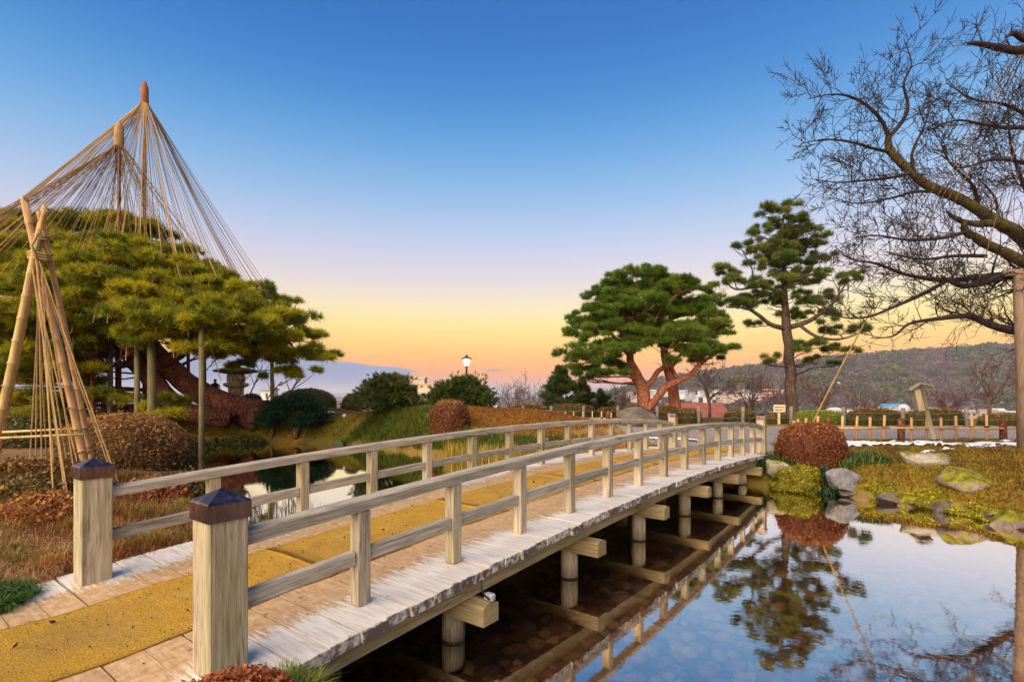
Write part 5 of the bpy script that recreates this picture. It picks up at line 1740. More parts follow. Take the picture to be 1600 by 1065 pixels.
# ------------------------------------------------------------------ stone lantern
LY = 25.0
lp = at(369, 640, LY)
lz = hz(lp.x, LY)
top_z = at(0, 573, LY).z
lan = empty("stone_lantern", (lp.x, LY, lz))
tag(lan, "old stone lantern with round pillar and wide mossy roof under the great pine", "stone lantern")
hh = top_z - lz
u1 = FPX / LY
zz = lambda py: at(0, py, LY).z - lz
MB().lathe([(0.50, -0.15), (0.48, 0.02), (0.36, 0.06), (0.345, 0.1), (0.33, zz(612)), (0.35, zz(608)), (0.33, zz(606))], 24).build("pillar", M_STONE, lan, smooth=True)
MB().lathe([(0.30, zz(606.5)), (0.52, zz(603)), (0.55, zz(601)), (0.55, zz(598.5)), (0.38, zz(597.5))], 24).build("platform", M_STONE, lan, smooth=True)
# fire box: ring of four corner blocks leaving a round window on each side
fb = MB()
z0_, z1_ = zz(597.4), zz(585)
for k in range(4):
    a = R(45 + 90 * k)
    fb.lathe([(0.15, z0_), (0.17, z0_ + 0.05), (0.17, z1_ - 0.05), (0.15, z1_)], 10, (0.24 * math.cos(a), 0.24 * math.sin(a), 0))
fb.lathe([(0.36, z1_ - 0.09), (0.38, z1_ - 0.05), (0.36, z1_)], 20)
fb.lathe([(0.36, z0_), (0.37, z0_ + 0.04), (0.36, z0_ + 0.07)], 20)
fb.build("fire_box", M_STONE, lan, smooth=True)
MB().lathe([(0.30, zz(585)), (0.95, zz(581)), (1.0, zz(579.5)), (0.95, zz(578)), (0.6, zz(575.5)), (0.22, zz(573))], 28).build("roof", M_STONEM, lan, smooth=True)
MB().lathe([(0.16, zz(573.4)), (0.22, zz(571.5)), (0.16, zz(569)), (0.04, zz(567))], 14).build("finial", M_STONEM, lan, smooth=True)

# ------------------------------------------------------------------ street lamp
SY = 34.0
sp_ = at(729, 560, SY)
sl = empty("street_lamp", (sp_.x, SY, hz(sp_.x, SY) - 0.3))
tag(sl, "lit street lamp with small roofed lantern above the dense evergreen", "street lamp")
zs = lambda py: at(0, py, SY).z - sl.location.z
MB().lathe([(0.09, 0.0), (0.075, 0.6), (0.06, zs(575)), (0.09, zs(573)), (0.10, zs(571))], 10).build("pole", M_BLACK, sl, smooth=True)
m, T = material("lamp_glass")
em = T.n("ShaderNodeEmission", {0: (1.0, 0.80, 0.42, 1), 1: 4.0})
T.n("ShaderNodeOutputMaterial", {0: em.outputs[0]})
MB().lathe([(0.11, zs(570.8)), (0.2, zs(566)), (0.22, zs(563)), (0.18, zs(561))], 12).build("lamp_glass", m, sl, smooth=True)
MB().lathe([(0.20, zs(561)), (0.34, zs(560.4)), (0.33, zs(559.6)), (0.10, zs(557)), (0.03, zs(554))], 12).build("lamp_roof", M_BLACK, sl, smooth=True)
ld = bpy.data.lights.new("lamp_bulb", 'POINT')
ld.energy = 60
ld.color = (1.0, 0.75, 0.4)
ld.shadow_soft_size = 0.2
lo = bpy.data.objects.new("lamp_bulb", ld)
lo.parent = sl
lo.location = (0, -0.4, zs(564))
COL.objects.link(lo)

# ------------------------------------------------------------------ fences
def line_fence(name, label, pts, spacing, posts, ph, kh, rails, r_k=0.032, r_p=0.075, group=None):
    """bamboo pickets tied to a rail, with round timber posts; pts on the ground"""
    P = [Vector((x, y, 0)) for x, y in pts]
    root = empty(name, (P[0].x, P[0].y, 0))
    org = Vector((P[0].x, P[0].y, 0))
    tag(root, label, "fence", group)
    kb = MB().tube([(0, 0, -0.1), (0, 0, kh * 0.5), (0, 0, kh)], [r_k, r_k * 0.98, r_k * 0.95], 8).mesh("picket", True)
    kb.materials.append(M_PICKET)
    tie = MB().lathe([(r_k * 1.15, -0.03), (r_k * 1.55, -0.015), (r_k * 1.55, 0.015), (r_k * 1.15, 0.03)], 8).mesh("tie", True)
    tie.materials.append(M_BLACK)
    pb_ = MB().lathe([(r_p, -0.2), (r_p, ph * 0.93), (r_p * 0.85, ph)], 10).mesh("post", True)
    pb_.materials.append(M_BARK)
    # walk along
    seglen = [(P[i + 1] - P[i]).length for i in range(len(P) - 1)]
    tot = sum(seglen)

    def along(d):
        for i, L in enumerate(seglen):
            if d <= L or i == len(seglen) - 1:
                p = P[i].lerp(P[i + 1], d / L)
                return Vector((p.x, p.y, hz(p.x, p.y)))
            d -= L
    d = spacing * 0.5
    while d < tot:
        if all(abs(d - q_) > spacing * 0.3 for q_ in posts):
            p = along(d)
            o = mk("picket", kb, None, root, p - org, (rnd.uniform(-.04, .04), rnd.uniform(-.04, .04), rnd.uniform(0, 6)))
            o.scale = (1, 1, rnd.uniform(0.95, 1.05))
            mk("tie", tie, None, o, (0, 0, rails[0]))
        d += spacing
    for q_ in posts:
        mk("post", pb_, None, root, along(min(q_, tot)) - org)
    for rz_ in rails:
        n = max(2, int(tot / 2.0))
        for i in range(n):
            a, b = along(tot * i / n), along(tot * (i + 1) / n)
            o_ = Vector((0, -r_k - 0.022, rz_))
            MB().tube([a - org + o_, a.lerp(b, .5) - org + o_ + Vector((0, 0, -0.012)), b - org + o_], 0.032, 7).build("rail", M_PICKET, root, smooth=True)
    return root


fx0 = at(1222, 0, 17.3).x
line_fence("bamboo_fence", "low bamboo picket fence across the right bank beside the gravel path", [(8.6, 16.2), (9.3, 16.9), (10.6, 17.25), (13, 17.35), (16.0, 17.1), (18.5, 16.9)], 0.465,
           [2.05, 4.55, 7.7, 10.0], 0.72, 0.80, (0.42,), 0.042, 0.10)
line_fence("bamboo_fence", "far low bamboo fence with orange pickets behind the orange mound", [(-0.4, 26.6), (1.2, 26.3), (2.6, 25.0), (4.4, 23.9), (6.3, 23.6)], 0.46, [0.05, 3.0, 5.6, 7.8], 0.62, 0.62, (0.33,), 0.03, 0.08)


def wire_fence(name, label, spots, h, r=0.085, wire=0.62):
    root = empty(name, (spots[0][0], spots[0][1], 0))
    org = Vector((spots[0][0], spots[0][1], 0))
    tag(root, label, "fence")
    pb_ = MB().lathe([(r, -0.3), (r, h * 0.95), (r * 0.8, h)], 10).mesh("post", True)
    pb_.materials.append(M_POSTGREY)
    tops = []
    for x, y in spots:
        z = hz(x, y)
        mk("post", pb_, None, root, Vector((x, y, z)) - org, (rnd.uniform(-.03, .03), rnd.uniform(-.03, .03), rnd.uniform(0, 6)))
        tops.append(Vector((x, y, z)))
    for a, b in zip(tops[:-1], tops[1:]):
        for w_ in (wire, wire * 0.55):
            MB().tube([a - org + Vector((0, -r, w_)), a.lerp(b, .5) - org + Vector((0, -r, w_ - 0.02)), b - org + Vector((0, -r, w_))], 0.010, 4).build("wire", M_WIRE, root)


wire_fence("post_and_wire_fence", "grey post and wire fence in front of the clipped hedges", [(at(x, 0, Y).x, Y) for x, Y in [(779, 27.4), (817, 27.3), (861, 27.0), (912, 26.8), (966, 26.6), (1027, 26.2), (1092, 25.6), (1161, 25.4), (1236, 25.0), (1319, 24.6), (1411, 24.2), (1511, 23.9), (1625, 23.6)]], 0.88)
# pale railing on the terrace edge far left
fr = empty("terrace_railing", (at(520, 0, 31).x, 31, hz(at(520, 0, 31).x, 31)))
tag(fr, "pale railing between the domed hedges at the terrace edge", "railing")
zz0 = fr.location.z
for i in range(9):
    MB().box(-0.05 + i * 0.28, 0.05 + i * 0.28, -0.05, 0.05, -0.2, 0.95, 0.01).build("post", M_SIGNW, fr)
MB().box(-0.2, 2.45, -0.04, 0.04, 0.955, 1.03, 0.01).build("top_rail", M_SIGNW, fr)

# ------------------------------------------------------------------ signs
sgY = 16.6
b0, t0 = at(1461, 690, sgY), at(1443, 600, sgY)
sg = empty("roofed_sign", (b0.x, sgY, hz(b0.x, sgY)), -math.atan2(b0.x, sgY) + R(6))
tag(sg, "leaning wooden sign post with little roof on the right bank", "sign")
tilt = math.atan2(t0.x - b0.x, t0.z - b0.z)
Ls = (t0 - b0).length
M_SIGNP = wood("sign_post_wood", (0.26, 0.20, 0.12), (0.38, 0.31, 0.20), (0.48, 0.41, 0.29), 2, green=0.2)
rot = (0, tilt, R(0))
MB().box(-0.055, 0.055, -0.05, 0.05, -0.15, Ls - 0.02, 0.006).build("post", M_SIGNP, sg, (0, 0, 0), rot)
MB().box(-0.10, 0.10, -0.08, 0.08, -0.1, 0.13, 0.01).build("foot", M_BLACK, sg, (0, 0, 0), rot)
MB().box(-0.22, -0.062, -0.38, 0.42, Ls - 0.78, Ls - 0.10, 0.006).build("board", M_SIGNP, sg, (0, 0, 0), rot)
rf = MB()
for sgn in (-1, 1):
    rf.raw([(-0.03, -0.5, Ls + 0.10), (-0.03, 0.5, Ls + 0.10), (-0.03 + sgn * 0.30, 0.5, Ls - 0.06), (-0.03 + sgn * 0.30, -0.5, Ls - 0.06),
            (-0.03, -0.5, Ls + 0.06), (-0.03, 0.5, Ls + 0.06), (-0.03 + sgn * 0.30, 0.5, Ls - 0.10), (-0.03 + sgn * 0.30, -0.5, Ls - 0.10)],
           [(0, 1, 2, 3), (7, 6, 5, 4), (3, 2, 6, 7), (0, 3, 7, 4), (1, 5, 6, 2)])
rf.build("roof", M_SIGNP, sg, (0, 0, 0), rot)

nY = 26.0
nb_ = at(1217, 664, nY)
ns = empty("notice_board", (nb_.x, nY, hz(nb_.x, nY)))
tag(ns, "small cream notice board on a post left of the tall pine trunk", "sign")
tz = at(0, 632, nY).z - ns.location.z
MB().box(-0.05, 0.05, -0.04, 0.04, -0.2, tz - 0.3).build("post", M_SIGNW, ns)
MB().box(-0.29, 0.29, -0.075, -0.042, tz - 0.37, tz, 0.008).build("board", M_SIGNW, ns)
ink = MB()
for row, z in enumerate((tz - 0.12, tz - 0.25)):
    x = -0.23
    while x < 0.2 - 0.06 * row:
        w_ = rnd.uniform(0.03, 0.05)
        ink.box(x, x + w_, -0.0785, -0.0765, z - 0.025, z + 0.02)
        ink.box(x + w_ * 0.3, x + w_ * 0.5, -0.0800, -0.0790, z - 0.03, z + 0.03)
        x += w_ + 0.016
ink.build("lettering", M_INK, ns)["kind"] = "stuff"

# ------------------------------------------------------------------ cherry on the right, bare in winter
CY = 13.0
c_ = lambda l: [at(x, y, Y) for x, y, Y in l]
tx, ty = 15.2, 14.2
cb_ = Vector((tx, ty, hz(tx, ty)))
cherry = empty("cherry_tree", cb_)
tag(cherry, "bare winter cherry reaching mossy limbs in from the right edge", "tree")
tr_ = MB().tube(smooth_path([cb_ + Vector((0, 0, -0.2)), cb_ + Vector((-0.05, 0, 1.2)), at(1655, 470, 14.0), at(1650, 400, 13.8), at(1680, 250, 14)], 4), lerps([0.55, 0.42, 0.40, 0.36, 0.2], 17), 12)
V0 = [tuple(Vector(v) - cb_) for v in tr_.V]
mk("trunk", pydata("trunk", V0, tr_.F, True), M_MOSSBARK, cherry)
big_l = [([(1660, 430, 13.8), (1600, 372, 13.4), (1555, 345, 13.1), (1500, 312, 12.8), (1455, 292, 12.6), (1415, 262, 12.5), (1392, 236, 12.5), (1388, 212, 12.5)], [0.21, 0.165, 0.145, 0.12, 0.10, 0.09, 0.085, 0.065]),
         ([(1660, 440, 13.8), (1600, 410, 13.2), (1550, 385, 12.9), (1510, 362, 12.6), (1508, 345, 12.5)], [0.17, 0.135, 0.11, 0.085, 0.05]),
         ([(1560, 347, 13.1), (1530, 350, 12.7), (1500, 345, 12.5), (1480, 330, 12.3)], [0.1, 0.08, 0.06, 0.03])]
lb = MB()
for pts, rad in big_l:
    sp = smooth_path(c_(pts), 5)
    sp = [p + Vector((mnoise.noise(p * 3), mnoise.noise(p * 3 + Vector((5, 0, 0))), mnoise.noise(p * 3 + Vector((0, 7, 0))))) * 0.035 for p in sp]
    lb.tube([p - cb_ for p in sp], [r * (1 + 0.14 * mnoise.noise(p * 5)) for p, r in zip(sp, lerps(rad, len(sp)))], 10)
mk("limbs", pydata("limbs", lb.V, lb.F, True), M_MOSSBARK, cherry)
tw = Tw(12)
LEFT = Vector((-0.9, -0.1, 0.1))
mr = 0.0075
K = dict(min_r=mr, kids=(3, 4), wig=0.15)
_limb = tw.limb
tw.limb = lambda p, r, e, L_, dep, **k: _limb(p, r, e * 1.1, L_ * 1.25, dep + 1, **k)
# fork at the end of the main limb
tw.limb(c_([(1388, 214, 12.5), (1402, 200, 12.5), (1416, 178, 12.5), (1418, 160, 12.5), (1412, 130, 12.4), (1424, 100, 12.4), (1412, 60, 12.3)]), [0.062, 0.05, 0.042, 0.036, 0.025, 0.015, 0.007], 0.24, 0.75, 2, bias=Vector((-0.3, 0, 0.3)), **K)
tw.limb(c_([(1388, 214, 12.5), (1378, 190, 12.4), (1355, 165, 12.3), (1325, 150, 12.2), (1295, 148, 12.1), (1262, 155, 12.0)]), [0.05, 0.042, 0.034, 0.026, 0.016, 0.007], 0.2, 0.8, 2, bias=LEFT, **K)
tw.limb(c_([(1392, 238, 12.5), (1365, 232, 12.3), (1330, 222, 12.1), (1290, 218, 12.0), (1250, 225, 11.9)]), [0.045, 0.035, 0.027, 0.016, 0.007], 0.2, 0.75, 2, bias=LEFT, **K)
tw.limb(c_([(1425, 270, 12.5), (1390, 278, 12.2), (1350, 282, 12.0), (1310, 285, 11.8), (1272, 280, 11.7)]), [0.045, 0.035, 0.025, 0.015, 0.007], 0.2, 0.75, 2, bias=LEFT, **K)
tw.limb(c_([(1470, 300, 12.6), (1430, 300, 12.2), (1390, 310, 12.0), (1340, 318, 11.8), (1305, 310, 11.7)]), [0.04, 0.032, 0.024, 0.015, 0.007], 0.22, 0.7, 2, bias=LEFT, **K)
# middle storey of twigs
tw.limb(c_([(1430, 275, 12.5), (1425, 240, 12.3), (1445, 195, 12.2), (1455, 160, 12.2)]), [0.04, 0.03, 0.02, 0.008], 0.22, 0.8, 2, **K)
tw.limb(c_([(1640, 210, 13), (1600, 178, 12.8), (1565, 162, 12.7), (1520, 155, 12.6), (1480, 130, 12.5)]), [0.055, 0.045, 0.035, 0.02, 0.008], 0.22, 0.85, 2, bias=Vector((-0.5, 0, 0.4)), **K)
tw.limb(c_([(1640, 190, 13), (1590, 200, 12.6), (1540, 195, 12.4), (1495, 188, 12.3), (1450, 205, 12.2)]), [0.055, 0.045, 0.035, 0.02, 0.008], 0.22, 0.85, 2, bias=Vector((-0.5, 0, 0.2)), **K)
tw.limb(c_([(1650, 290, 13.2), (1600, 255, 13.0), (1550, 250, 12.8), (1500, 262, 12.6), (1470, 240, 12.5)]), [0.06, 0.045, 0.03, 0.02, 0.008], 0.2, 0.85, 2, **K)
tw.limb(c_([(1530, 330, 13.0), (1520, 290, 12.7), (1485, 255, 12.5), (1470, 225, 12.4)]), [0.05, 0.035, 0.025, 0.01], 0.22, 0.8, 2, **K)
tw.limb(c_([(1620, 330, 13.4), (1600, 290, 13.6), (1580, 230, 13.8), (1575, 180, 13.8)]), [0.06, 0.05, 0.03, 0.01], 0.2, 0.9, 2, **K)
tw.limb(c_([(1560, 350, 13.0), (1555, 310, 13.4), (1530, 280, 13.6)]), [0.04, 0.03, 0.01], 0.2, 0.8, 2, **K)
# lower storey
tw.limb(c_([(1660, 440, 13.6), (1600, 430, 13.2), (1540, 432, 12.9), (1480, 438, 12.6), (1420, 430, 12.4), (1370, 412, 12.2), (1330, 405, 12.1), (1305, 385, 12.0)]), [0.12, 0.10, 0.08, 0.06, 0.042, 0.03, 0.018, 0.008], 0.2, 0.8, 2, bias=Vector((-0.4, 0, 0.5)), **K)
tw.limb(c_([(1660, 450, 13.6), (1590, 430, 13.0), (1530, 443, 12.5), (1500, 446, 12.3), (1470, 430, 12.1)]), [0.12, 0.10, 0.075, 0.06, 0.02], 0.3, 0.7, 2, **K)
tw.limb(c_([(1480, 438, 12.5), (1440, 460, 12.3), (1390, 482, 12.1), (1355, 495, 12.0), (1315, 495, 11.9), (1280, 475, 11.8)]), [0.05, 0.042, 0.034, 0.025, 0.016, 0.007], 0.3, 0.6, 2, bias=Vector((-0.2, 0, 0.4)), **K)
tw.limb(c_([(1510, 362, 12.6), (1470, 372, 12.3), (1420, 375, 12.1), (1370, 368, 11.9), (1330, 372, 11.8)]), [0.05, 0.04, 0.03, 0.018, 0.008], 0.2, 0.8, 2, bias=LEFT, **K)
tw.limb(c_([(1540, 400, 12.9), (1490, 400, 12.5), (1440, 405, 12.2), (1390, 395, 12.0)]), [0.05, 0.04, 0.025, 0.01], 0.2, 0.75, 2, bias=LEFT, **K)
# lowest bough
tw.limb(c_([(1680, 530, 13.5), (1600, 520, 13.0), (1555, 510, 12.7), (1520, 495, 12.5), (1500, 494, 12.4), (1450, 500, 12.2), (1420, 506, 12.1), (1395, 525, 12.0), (1360, 528, 11.9)]), [0.13, 0.10, 0.085, 0.08, 0.06, 0.045, 0.03, 0.02, 0.008], 0.25, 0.75, 2, bias=Vector((-0.2, 0, 0.8)), start=0.2, **K)
# top right bough
tw.limb(c_([(1690, 60, 12.6), (1600, 78, 12.3), (1560, 74, 12.2), (1530, 68, 12.1), (1512, 68, 12.0)]), [0.12, 0.095, 0.075, 0.055, 0.03], 0.3, 0.7, 1, bias=Vector((0, 0, 1.2)), **K)
tw.limb(c_([(1680, 30, 12.6), (1610, 60, 12.3), (1585, 52, 12.2), (1572, 58, 12.1)]), [0.1, 0.08, 0.06, 0.03], 0.5, 0.4, 1, **K)
V0 = np.array([tuple(v) for v in tw.mb.V]) - np.array(cb_)
print("cherry twigs", tw.n, len(tw.mb.F))
o = mk("twigs", pydata("twigs", V0, tw.mb.F, True), M_TWIG, cherry)
o["kind"] = "stuff"

# prop under the cherry, its ropes, the bamboo stay
pr = at(1592, 430, 12.6)
prb = hz(pr.x + 0.12, 12.6)
pp = empty("prop_post", (pr.x + 0.10, 12.6, prb))
tag(pp, "thick grey prop post under the cherry limb at the right edge", "prop")
MB().tube([(0.05, 0, -0.2), (0, 0, (pr.z - prb) * 0.5), (-0.08, 0, pr.z - prb)], [0.145, 0.14, 0.135], 14).build("post", M_PROPGREY, pp, smooth=True)
MB().tube([(-0.45, 0.0, pr.z - prb + 0.06), (0.45, 0.02, pr.z - prb + 0.08)], 0.09, 10).build("crosspiece", M_PROPGREY, pp, smooth=True)
apx = at(1665, -60, 12.8)
rc = empty("rope_stay", (apx.x, apx.y, hz(apx.x, apx.y)))
tag(rc, "straw ropes slanting down through the bare cherry's twigs", "ropes")
ro = Vector(rc.location)
MB().tube([(0, 0, -0.2), apx - ro + Vector((0, 0, 0.3))], [0.12, 0.07], 10).build("pole", M_POSTGREY, rc, smooth=True)
for x, y, Y in [(1500, 300, 12.7), (1478, 318, 12.5), (1520, 318, 12.9), (1440, 425, 12.3), (1415, 415, 12.2), (1395, 400, 12.1), (1545, 340, 13.0), (1570, 352, 13.1), (1515, 490, 12.4), (1585, 300, 13.2), (1430, 370, 12.1)]:
    e = at(x, y, Y)
    MB().tube([apx - ro, (apx.lerp(e, 0.5) - ro) + Vector((0, 0, -0.05)), e - ro], 0.011, 5).build("rope", M_DROPE, rc)
a_, b_ = at(1365, 474, 12.6), at(1250, 668, 15.4)
b_.z = hz(b_.x, b_.y)
st = empty("bamboo_stay", b_)
tag(st, "single slanting yellow bamboo stay rising from behind the azalea", "bamboo stay")
bamboo(a_, b_, 0.024, M_BAMBOO, st, Vector(b_), 0.45)

# ------------------------------------------------------------------ bare trees on the slope behind the hedges
def bare(label, px, ytop, Y, half, seed, mat=M_FARTWIG, depth=4, name="bare_tree", lean=0.0):
    x = at(px, 0, Y).x
    zt = at(0, ytop, Y).z
    zb = hz(x, Y)
    H = zt - zb
    root = empty(name, (x, Y, zb))
    tag(root, label, "tree")
    t = Tw(seed)
    hw = half / FPX * Y
    k = t.r
    r0 = 0.018 * H + 0.03
    tk = MB().tube([(0, 0, -0.3), (0.05, 0, H * 0.2), (lean * 0.3, 0, H * 0.45)], [r0 * 1.4, r0 * 1.1, r0], 8)
    tk.build("trunk", mat, root, smooth=True)
    for i in range(7):
        a = i * 2.4 + k.uniform(-.4, .4)
        e = k.uniform(0.5, 1.0)
        d = Vector((math.cos(a) * e * hw / H * 1.5, math.sin(a) * e * hw / H * 1.5, 1.0))
        t.grow(Vector((lean * 0.25, 0, H * k.uniform(0.25, 0.45))), d, H * 0.42, r0 * 0.6, depth - 1, 0.2, 0.16, (3, 4), 0.66, (20, 48), 0.016)
    o = mk("branches", t.mb.mesh("branches", True), mat, root)
    o["kind"] = "stuff"
    return root


bare("bare tree with dark fan of twigs between the two far newel posts", 1108, 578, 34, 52, 1)
bare("bare tree at the left of the tall pine trunk", 1172, 588, 37, 40, 2)
bare("bare tree just right of the tall pine trunk", 1282, 600, 38, 44, 3)
bare("wide purple bare tree behind the right end of the fence", 1545, 575, 33, 75, 4)
bare("dark bare tree behind the leaning roofed sign", 1480, 612, 36, 50, 5)
bare("reddish bare tree above the brown topped hedges", 1345, 612, 42, 40, 6)
bare("small bare tree at the left end of the far fence", 800, 606, 40, 34, 7)
bare("small bare tree right of the small conifer", 968, 612, 40, 30, 8)
bare("bare tree half hidden behind the right prop post", 1612, 560, 35, 60, 9)
bare("low pinkish bare tree right of the broad evergreen", 830, 612, 44, 30, 10)
bare("bare tree at the right of the round pine's trunk", 1225, 598, 44, 40, 11)

# ------------------------------------------------------------------ the town
def house(label, x, y, z, w, d, h, rz, wallm, roofm, group, roof_h=None, wins=3, flat=False, name="house"):
    root = empty(name, (x, y, z), rz)
    tag(root, label, "house" if name == "house" else "building", group)
    MB().box(-w / 2, w / 2, -d / 2, d / 2, -8, h).build("wall", wallm, root)
    rh = roof_h or w * 0.22
    if flat:
        MB().box(-w / 2 - .2, w / 2 + .2, -d / 2 - .2, d / 2 + .2, h + 0.003, h + 0.5).build("roof", roofm, root)
    else:
        e = 0.5
        V = [(-w / 2 - e, -d / 2 - e, h + .01), (w / 2 + e, -d / 2 - e, h + .01), (w / 2 + e, d / 2 + e, h + .01), (-w / 2 - e, d / 2 + e, h + .01), (-w / 2 - e, 0, h + rh), (w / 2 + e, 0, h + rh)]
        F = [(0, 1, 5, 4), (2, 3, 4, 5), (0, 4, 3), (1, 2, 5), (0, 3, 2, 1)]
        mk("roof", pydata("roof", V, F), roofm, root)
    for i in range(wins):
        xx = -w / 2 + w * (i + 0.5) / wins
        MB().box(xx - w * 0.09, xx + w * 0.09, -d / 2 - 0.06, -d / 2 + 0.05, h * 0.45, h * 0.8).build("window", M_WIN, root)
    return root


WALLS = [M_PLASTER, M_TAN, noisy("white_wall", [(0.46, 0.46, 0.47), (0.56, 0.56, 0.57)], 0.3), noisy("rosy_wall", [(0.5, 0.36, 0.32), (0.6, 0.46, 0.4)], 0.3)]
ROOFS = [M_TILE, noisy("snowy_roof", [(0.42, 0.43, 0.47), (0.55, 0.56, 0.6)], 0.2), noisy("brown_roof", [(0.24, 0.16, 0.13), (0.34, 0.24, 0.2)], 0.3), M_TILE]
hr = random.Random(3)
ONES = "first second third fourth fifth sixth seventh eighth ninth tenth eleventh twelfth thirteenth fourteenth fifteenth sixteenth seventeenth eighteenth nineteenth".split()


def nth(i):
    if i < 19:
        return ONES[i]
    t, u = divmod(i + 1, 10)
    w = {2: "twenty", 3: "thirty"}[t]
    return (w[:-1] + "ieth") if u == 0 else w + "-" + ONES[u - 1]


WNAME, RNAME = ["cream", "tan", "white", "rosy"], ["grey", "pale", "brown", "grey"]
for i in range(34):
    px = 985 + i * 6.1 + hr.uniform(-2.5, 2.5)
    Y = hr.uniform(1050, 1250)
    py = hr.uniform(610, 622)
    p = at(px, py, Y)
    wi, ri = hr.randrange(4), hr.randrange(4)
    house("%s house from the left in the hill foot cluster behind the round pine, %s walls" % (nth(i), WNAME[wi]), p.x, Y, max(p.z - 5, hill_z(np.array(p.x), np.array(Y)) - 2), hr.uniform(8, 15), 9, hr.uniform(4, 7), hr.uniform(-.6, .6), WALLS[wi], ROOFS[ri], "houses at the foot of the hill behind the round pine")
for i in range(30):
    px = 1290 + i * 11 + hr.uniform(-5, 5)
    Y = hr.uniform(420, 640)
    py = hr.uniform(641, 658)
    p = at(px, py, Y)
    wi, ri = hr.randrange(4), hr.randrange(3)
    house("%s town house from the left above the clipped hedges, %s walls" % (nth(i), WNAME[wi]), p.x, Y, p.z - 4, hr.uniform(8, 13), 9, hr.uniform(4, 6), hr.uniform(-.8, .8), WALLS[wi], ROOFS[ri], "town houses beyond the clipped hedges")
# long pink terrace on the hillside
for (xa, xb, y, Y, lab) in [(1262, 1315, 609, 1300, "long rosy apartment block on the hillside right of the tall pine"), (1168, 1215, 612, 1300, "long rosy apartment block on the hillside left of the tall pine"), (1222, 1256, 613, 1290, "rosy apartment block on the hillside just behind the tall pine's trunk")]:
    a, b = at(xa, y, Y), at(xb, y, Y)
    w = b.x - a.x
    r_ = house(lab, (a.x + b.x) / 2, Y, a.z - 6, w, 14, 13, 0.05, M_PINKBLD, ROOFS[3], None, None, 8, True, "apartment_block")
p = at(1395, 634, 800)
house("building with bright blue roof beyond the brown topped hedge", p.x, 800, p.z - 6, 36, 14, 5, 0.0, WALLS[2], M_BLUEROOF, None, 4.5, 4, False, "warehouse")
p = at(1307, 601, 1280)
house("white house high on the hillside above the rosy block", p.x, 1280, p.z - 2, 16, 10, 6, 0.3, WALLS[2], ROOFS[1], None, None, 2)
# dome roof
p = at(1412, 636, 780)
dm = empty("domed_building", (p.x, 780, p.z - 8))
tag(dm, "pale domed roof right of the blue roofed building", "building")
MB().lathe([(8, -6), (8, 6), (7, 9), (4.5, 11.5), (1, 12.6)], 20).build("dome", WALLS[2], dm, smooth=True)
# red gabled roof below the round pine
p = at(1076, 641, 55)
rr_ = house("red roofed cottage below the terrace behind the round pine", p.x + 0.5, 55, p.z - 3.6, 5.0, 4, 3.0, 0.0, M_TAN, noisy("red_roof", [(0.20, 0.06, 0.045), (0.28, 0.10, 0.07)], 1.5), None, 1.4, 2)
# tan blocks left of centre
Y = 190
for (xa, xb, yt, lab, nm) in [(646, 690, 601, "tan stone block of flats between the two dark evergreens", 4), (641, 661, 591, "taller stair tower of the tan block of flats", 1)]:
    a, b = at(xa, yt, Y), at(xb, yt, Y)
    house(lab, (a.x + b.x) / 2, Y + (0 if nm == 4 else 6), a.z - 16, b.x - a.x, 6, 16, 0.0, M_TAN, M_TAN, None, None, nm, True, "apartment_block")
p = at(421, 612, 160)
house("small white tower with grey cap right of the stone lantern", p.x, 160, p.z - 4, 3.6, 3.6, 4.5, 0.0, M_PLASTER, M_TILE, None, 0.8, 1, False, "tower")
for i in range(14):
    px = 520 + i * 31 + hr.uniform(-12, 12)
    Y = hr.uniform(900, 2600)
    zg = -56
    house("%s tiny house from the left on the hazy plain towards the sea" % nth(i), (px - 800) / FPX * Y, Y, zg, hr.uniform(10, 22), 10, hr.uniform(6, 16), hr.uniform(-.6, .6), hr.choice(WALLS), hr.choice(ROOFS), "far houses on the plain")

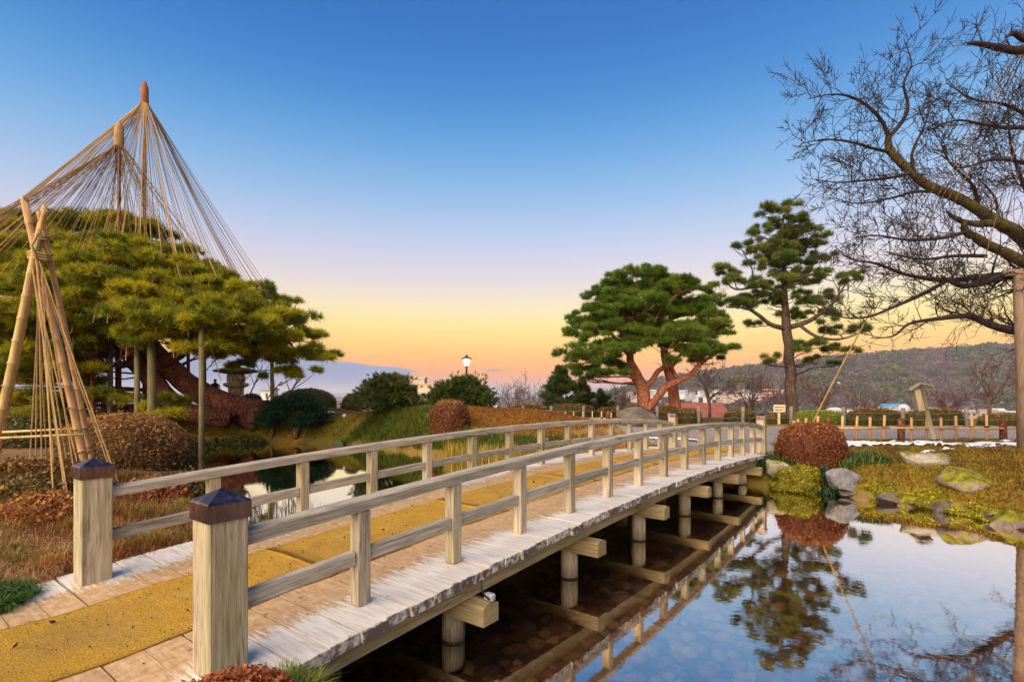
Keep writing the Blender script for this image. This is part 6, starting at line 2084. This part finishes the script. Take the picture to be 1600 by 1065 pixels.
# ------------------------------------------------------------------ people under the pine
def person(label, px, yhead, Y, torso, sleeve, legs, hair, rz, seed):
    x = at(px, 0, Y).x
    ztop = at(0, yhead, Y).z
    z0 = hz(x, Y)
    H = max(1.5, min(1.8, ztop - z0))
    V = [(0, 0, .53), (0, 0, .62), (0, .0, .72), (0, 0, .80), (0, 0, .845), (0, .01, .90), (0, .012, .95), (0, .01, .985),
         (.055, 0, .50), (.06, .01, .28), (.06, 0, .05), (.065, .07, .02), (-.055, 0, .50), (-.06, -.02, .28), (-.065, -.03, .05), (-.07, .04, .02),
         (.11, 0, .80), (.135, .01, .64), (.125, .07, .51), (.12, .09, .46), (-.11, 0, .80), (-.135, .01, .64), (-.125, .07, .51), (-.12, .09, .46)]
    E = [(0, 1), (1, 2), (2, 3), (3, 4), (4, 5), (5, 6), (6, 7), (0, 8), (8, 9), (9, 10), (10, 11), (0, 12), (12, 13), (13, 14), (14, 15), (3, 16), (16, 17), (17, 18), (18, 19), (3, 20), (20, 21), (21, 22), (22, 23)]
    rad = [.085, .08, .095, .09, .035, .05, .058, .035, .058, .042, .03, .022, .058, .042, .03, .022, .042, .034, .027, .022, .042, .034, .027, .022]
    me = bpy.data.meshes.new("person")
    me.from_pydata([(a * H, b * H, c * H) for a, b, c in V], E, [])
    o = bpy.data.objects.new("person", me)
    COL.objects.link(o)
    o.location = (x, Y, z0)
    o.rotation_euler = (0, 0, rz)
    sk = o.modifiers.new("skin", 'SKIN')
    for i, r in enumerate(rad):
        me.skin_vertices[0].data[i].radius = (r * H, r * H * 0.8)
    me.skin_vertices[0].data[0].use_root = True
    sk.use_smooth_shade = True
    ss = o.modifiers.new("sub", 'SUBSURF')
    ss.levels = ss.render_levels = 2
    m, T = material("clothes_%d" % seed)
    oc = T.n("ShaderNodeTexCoord").outputs["Object"]
    sx, sy, sz = T.n("ShaderNodeSeparateXYZ", {0: oc}).outputs
    t = T.m('DIVIDE', sz, H)
    c = T.ramp(t, [(0.0, (0.03, 0.03, 0.03)), (0.04, legs), (0.50, legs), (0.515, torso), (0.80, torso), (0.835, (0.45, 0.28, 0.2)), (0.905, (0.45, 0.28, 0.2)), (0.93, hair)], 'CONSTANT')
    arm = T.m('GREATER_THAN', T.m('ABSOLUTE', sx), 0.10 * H)
    c = T.mix(arm, c, sleeve)
    c = T.mix(T.m('MULTIPLY', arm, T.m('LESS_THAN', t, 0.48)), c, (0.45, 0.28, 0.2))
    finish(T, c, 0.85)
    me.materials.append(m)
    tag(o, label, "person")


person("person in dark vest and white sleeves standing behind the leaning trunk", 336, 601, 26.2, (0.02, 0.018, 0.04), (0.65, 0.65, 0.68), (0.10, 0.16, 0.32), (0.012, 0.01, 0.01), R(15), 1)
person("person in pinkish clothes between the props left of the leaning trunk", 162, 603, 25.5, (0.50, 0.26, 0.24), (0.50, 0.26, 0.24), (0.06, 0.05, 0.06), (0.02, 0.012, 0.01), R(-30), 2)

# ------------------------------------------------------------------ air
hb_ = MB().box(-70000, 70000, -60000, 110000, -78.0, 185.0)
m, T = material("haze")
pv = T.n("ShaderNodeVolumePrincipled", {"Color": (0.80, 0.82, 0.95, 1), "Density": 0.000085, "Anisotropy": 0.0})
T.n("ShaderNodeOutputMaterial", {1: pv.outputs[0]})
hzb = hb_.build("haze", m)
tag(hzb, "thin evening haze over the plain and hill", "haze", kind="stuff")
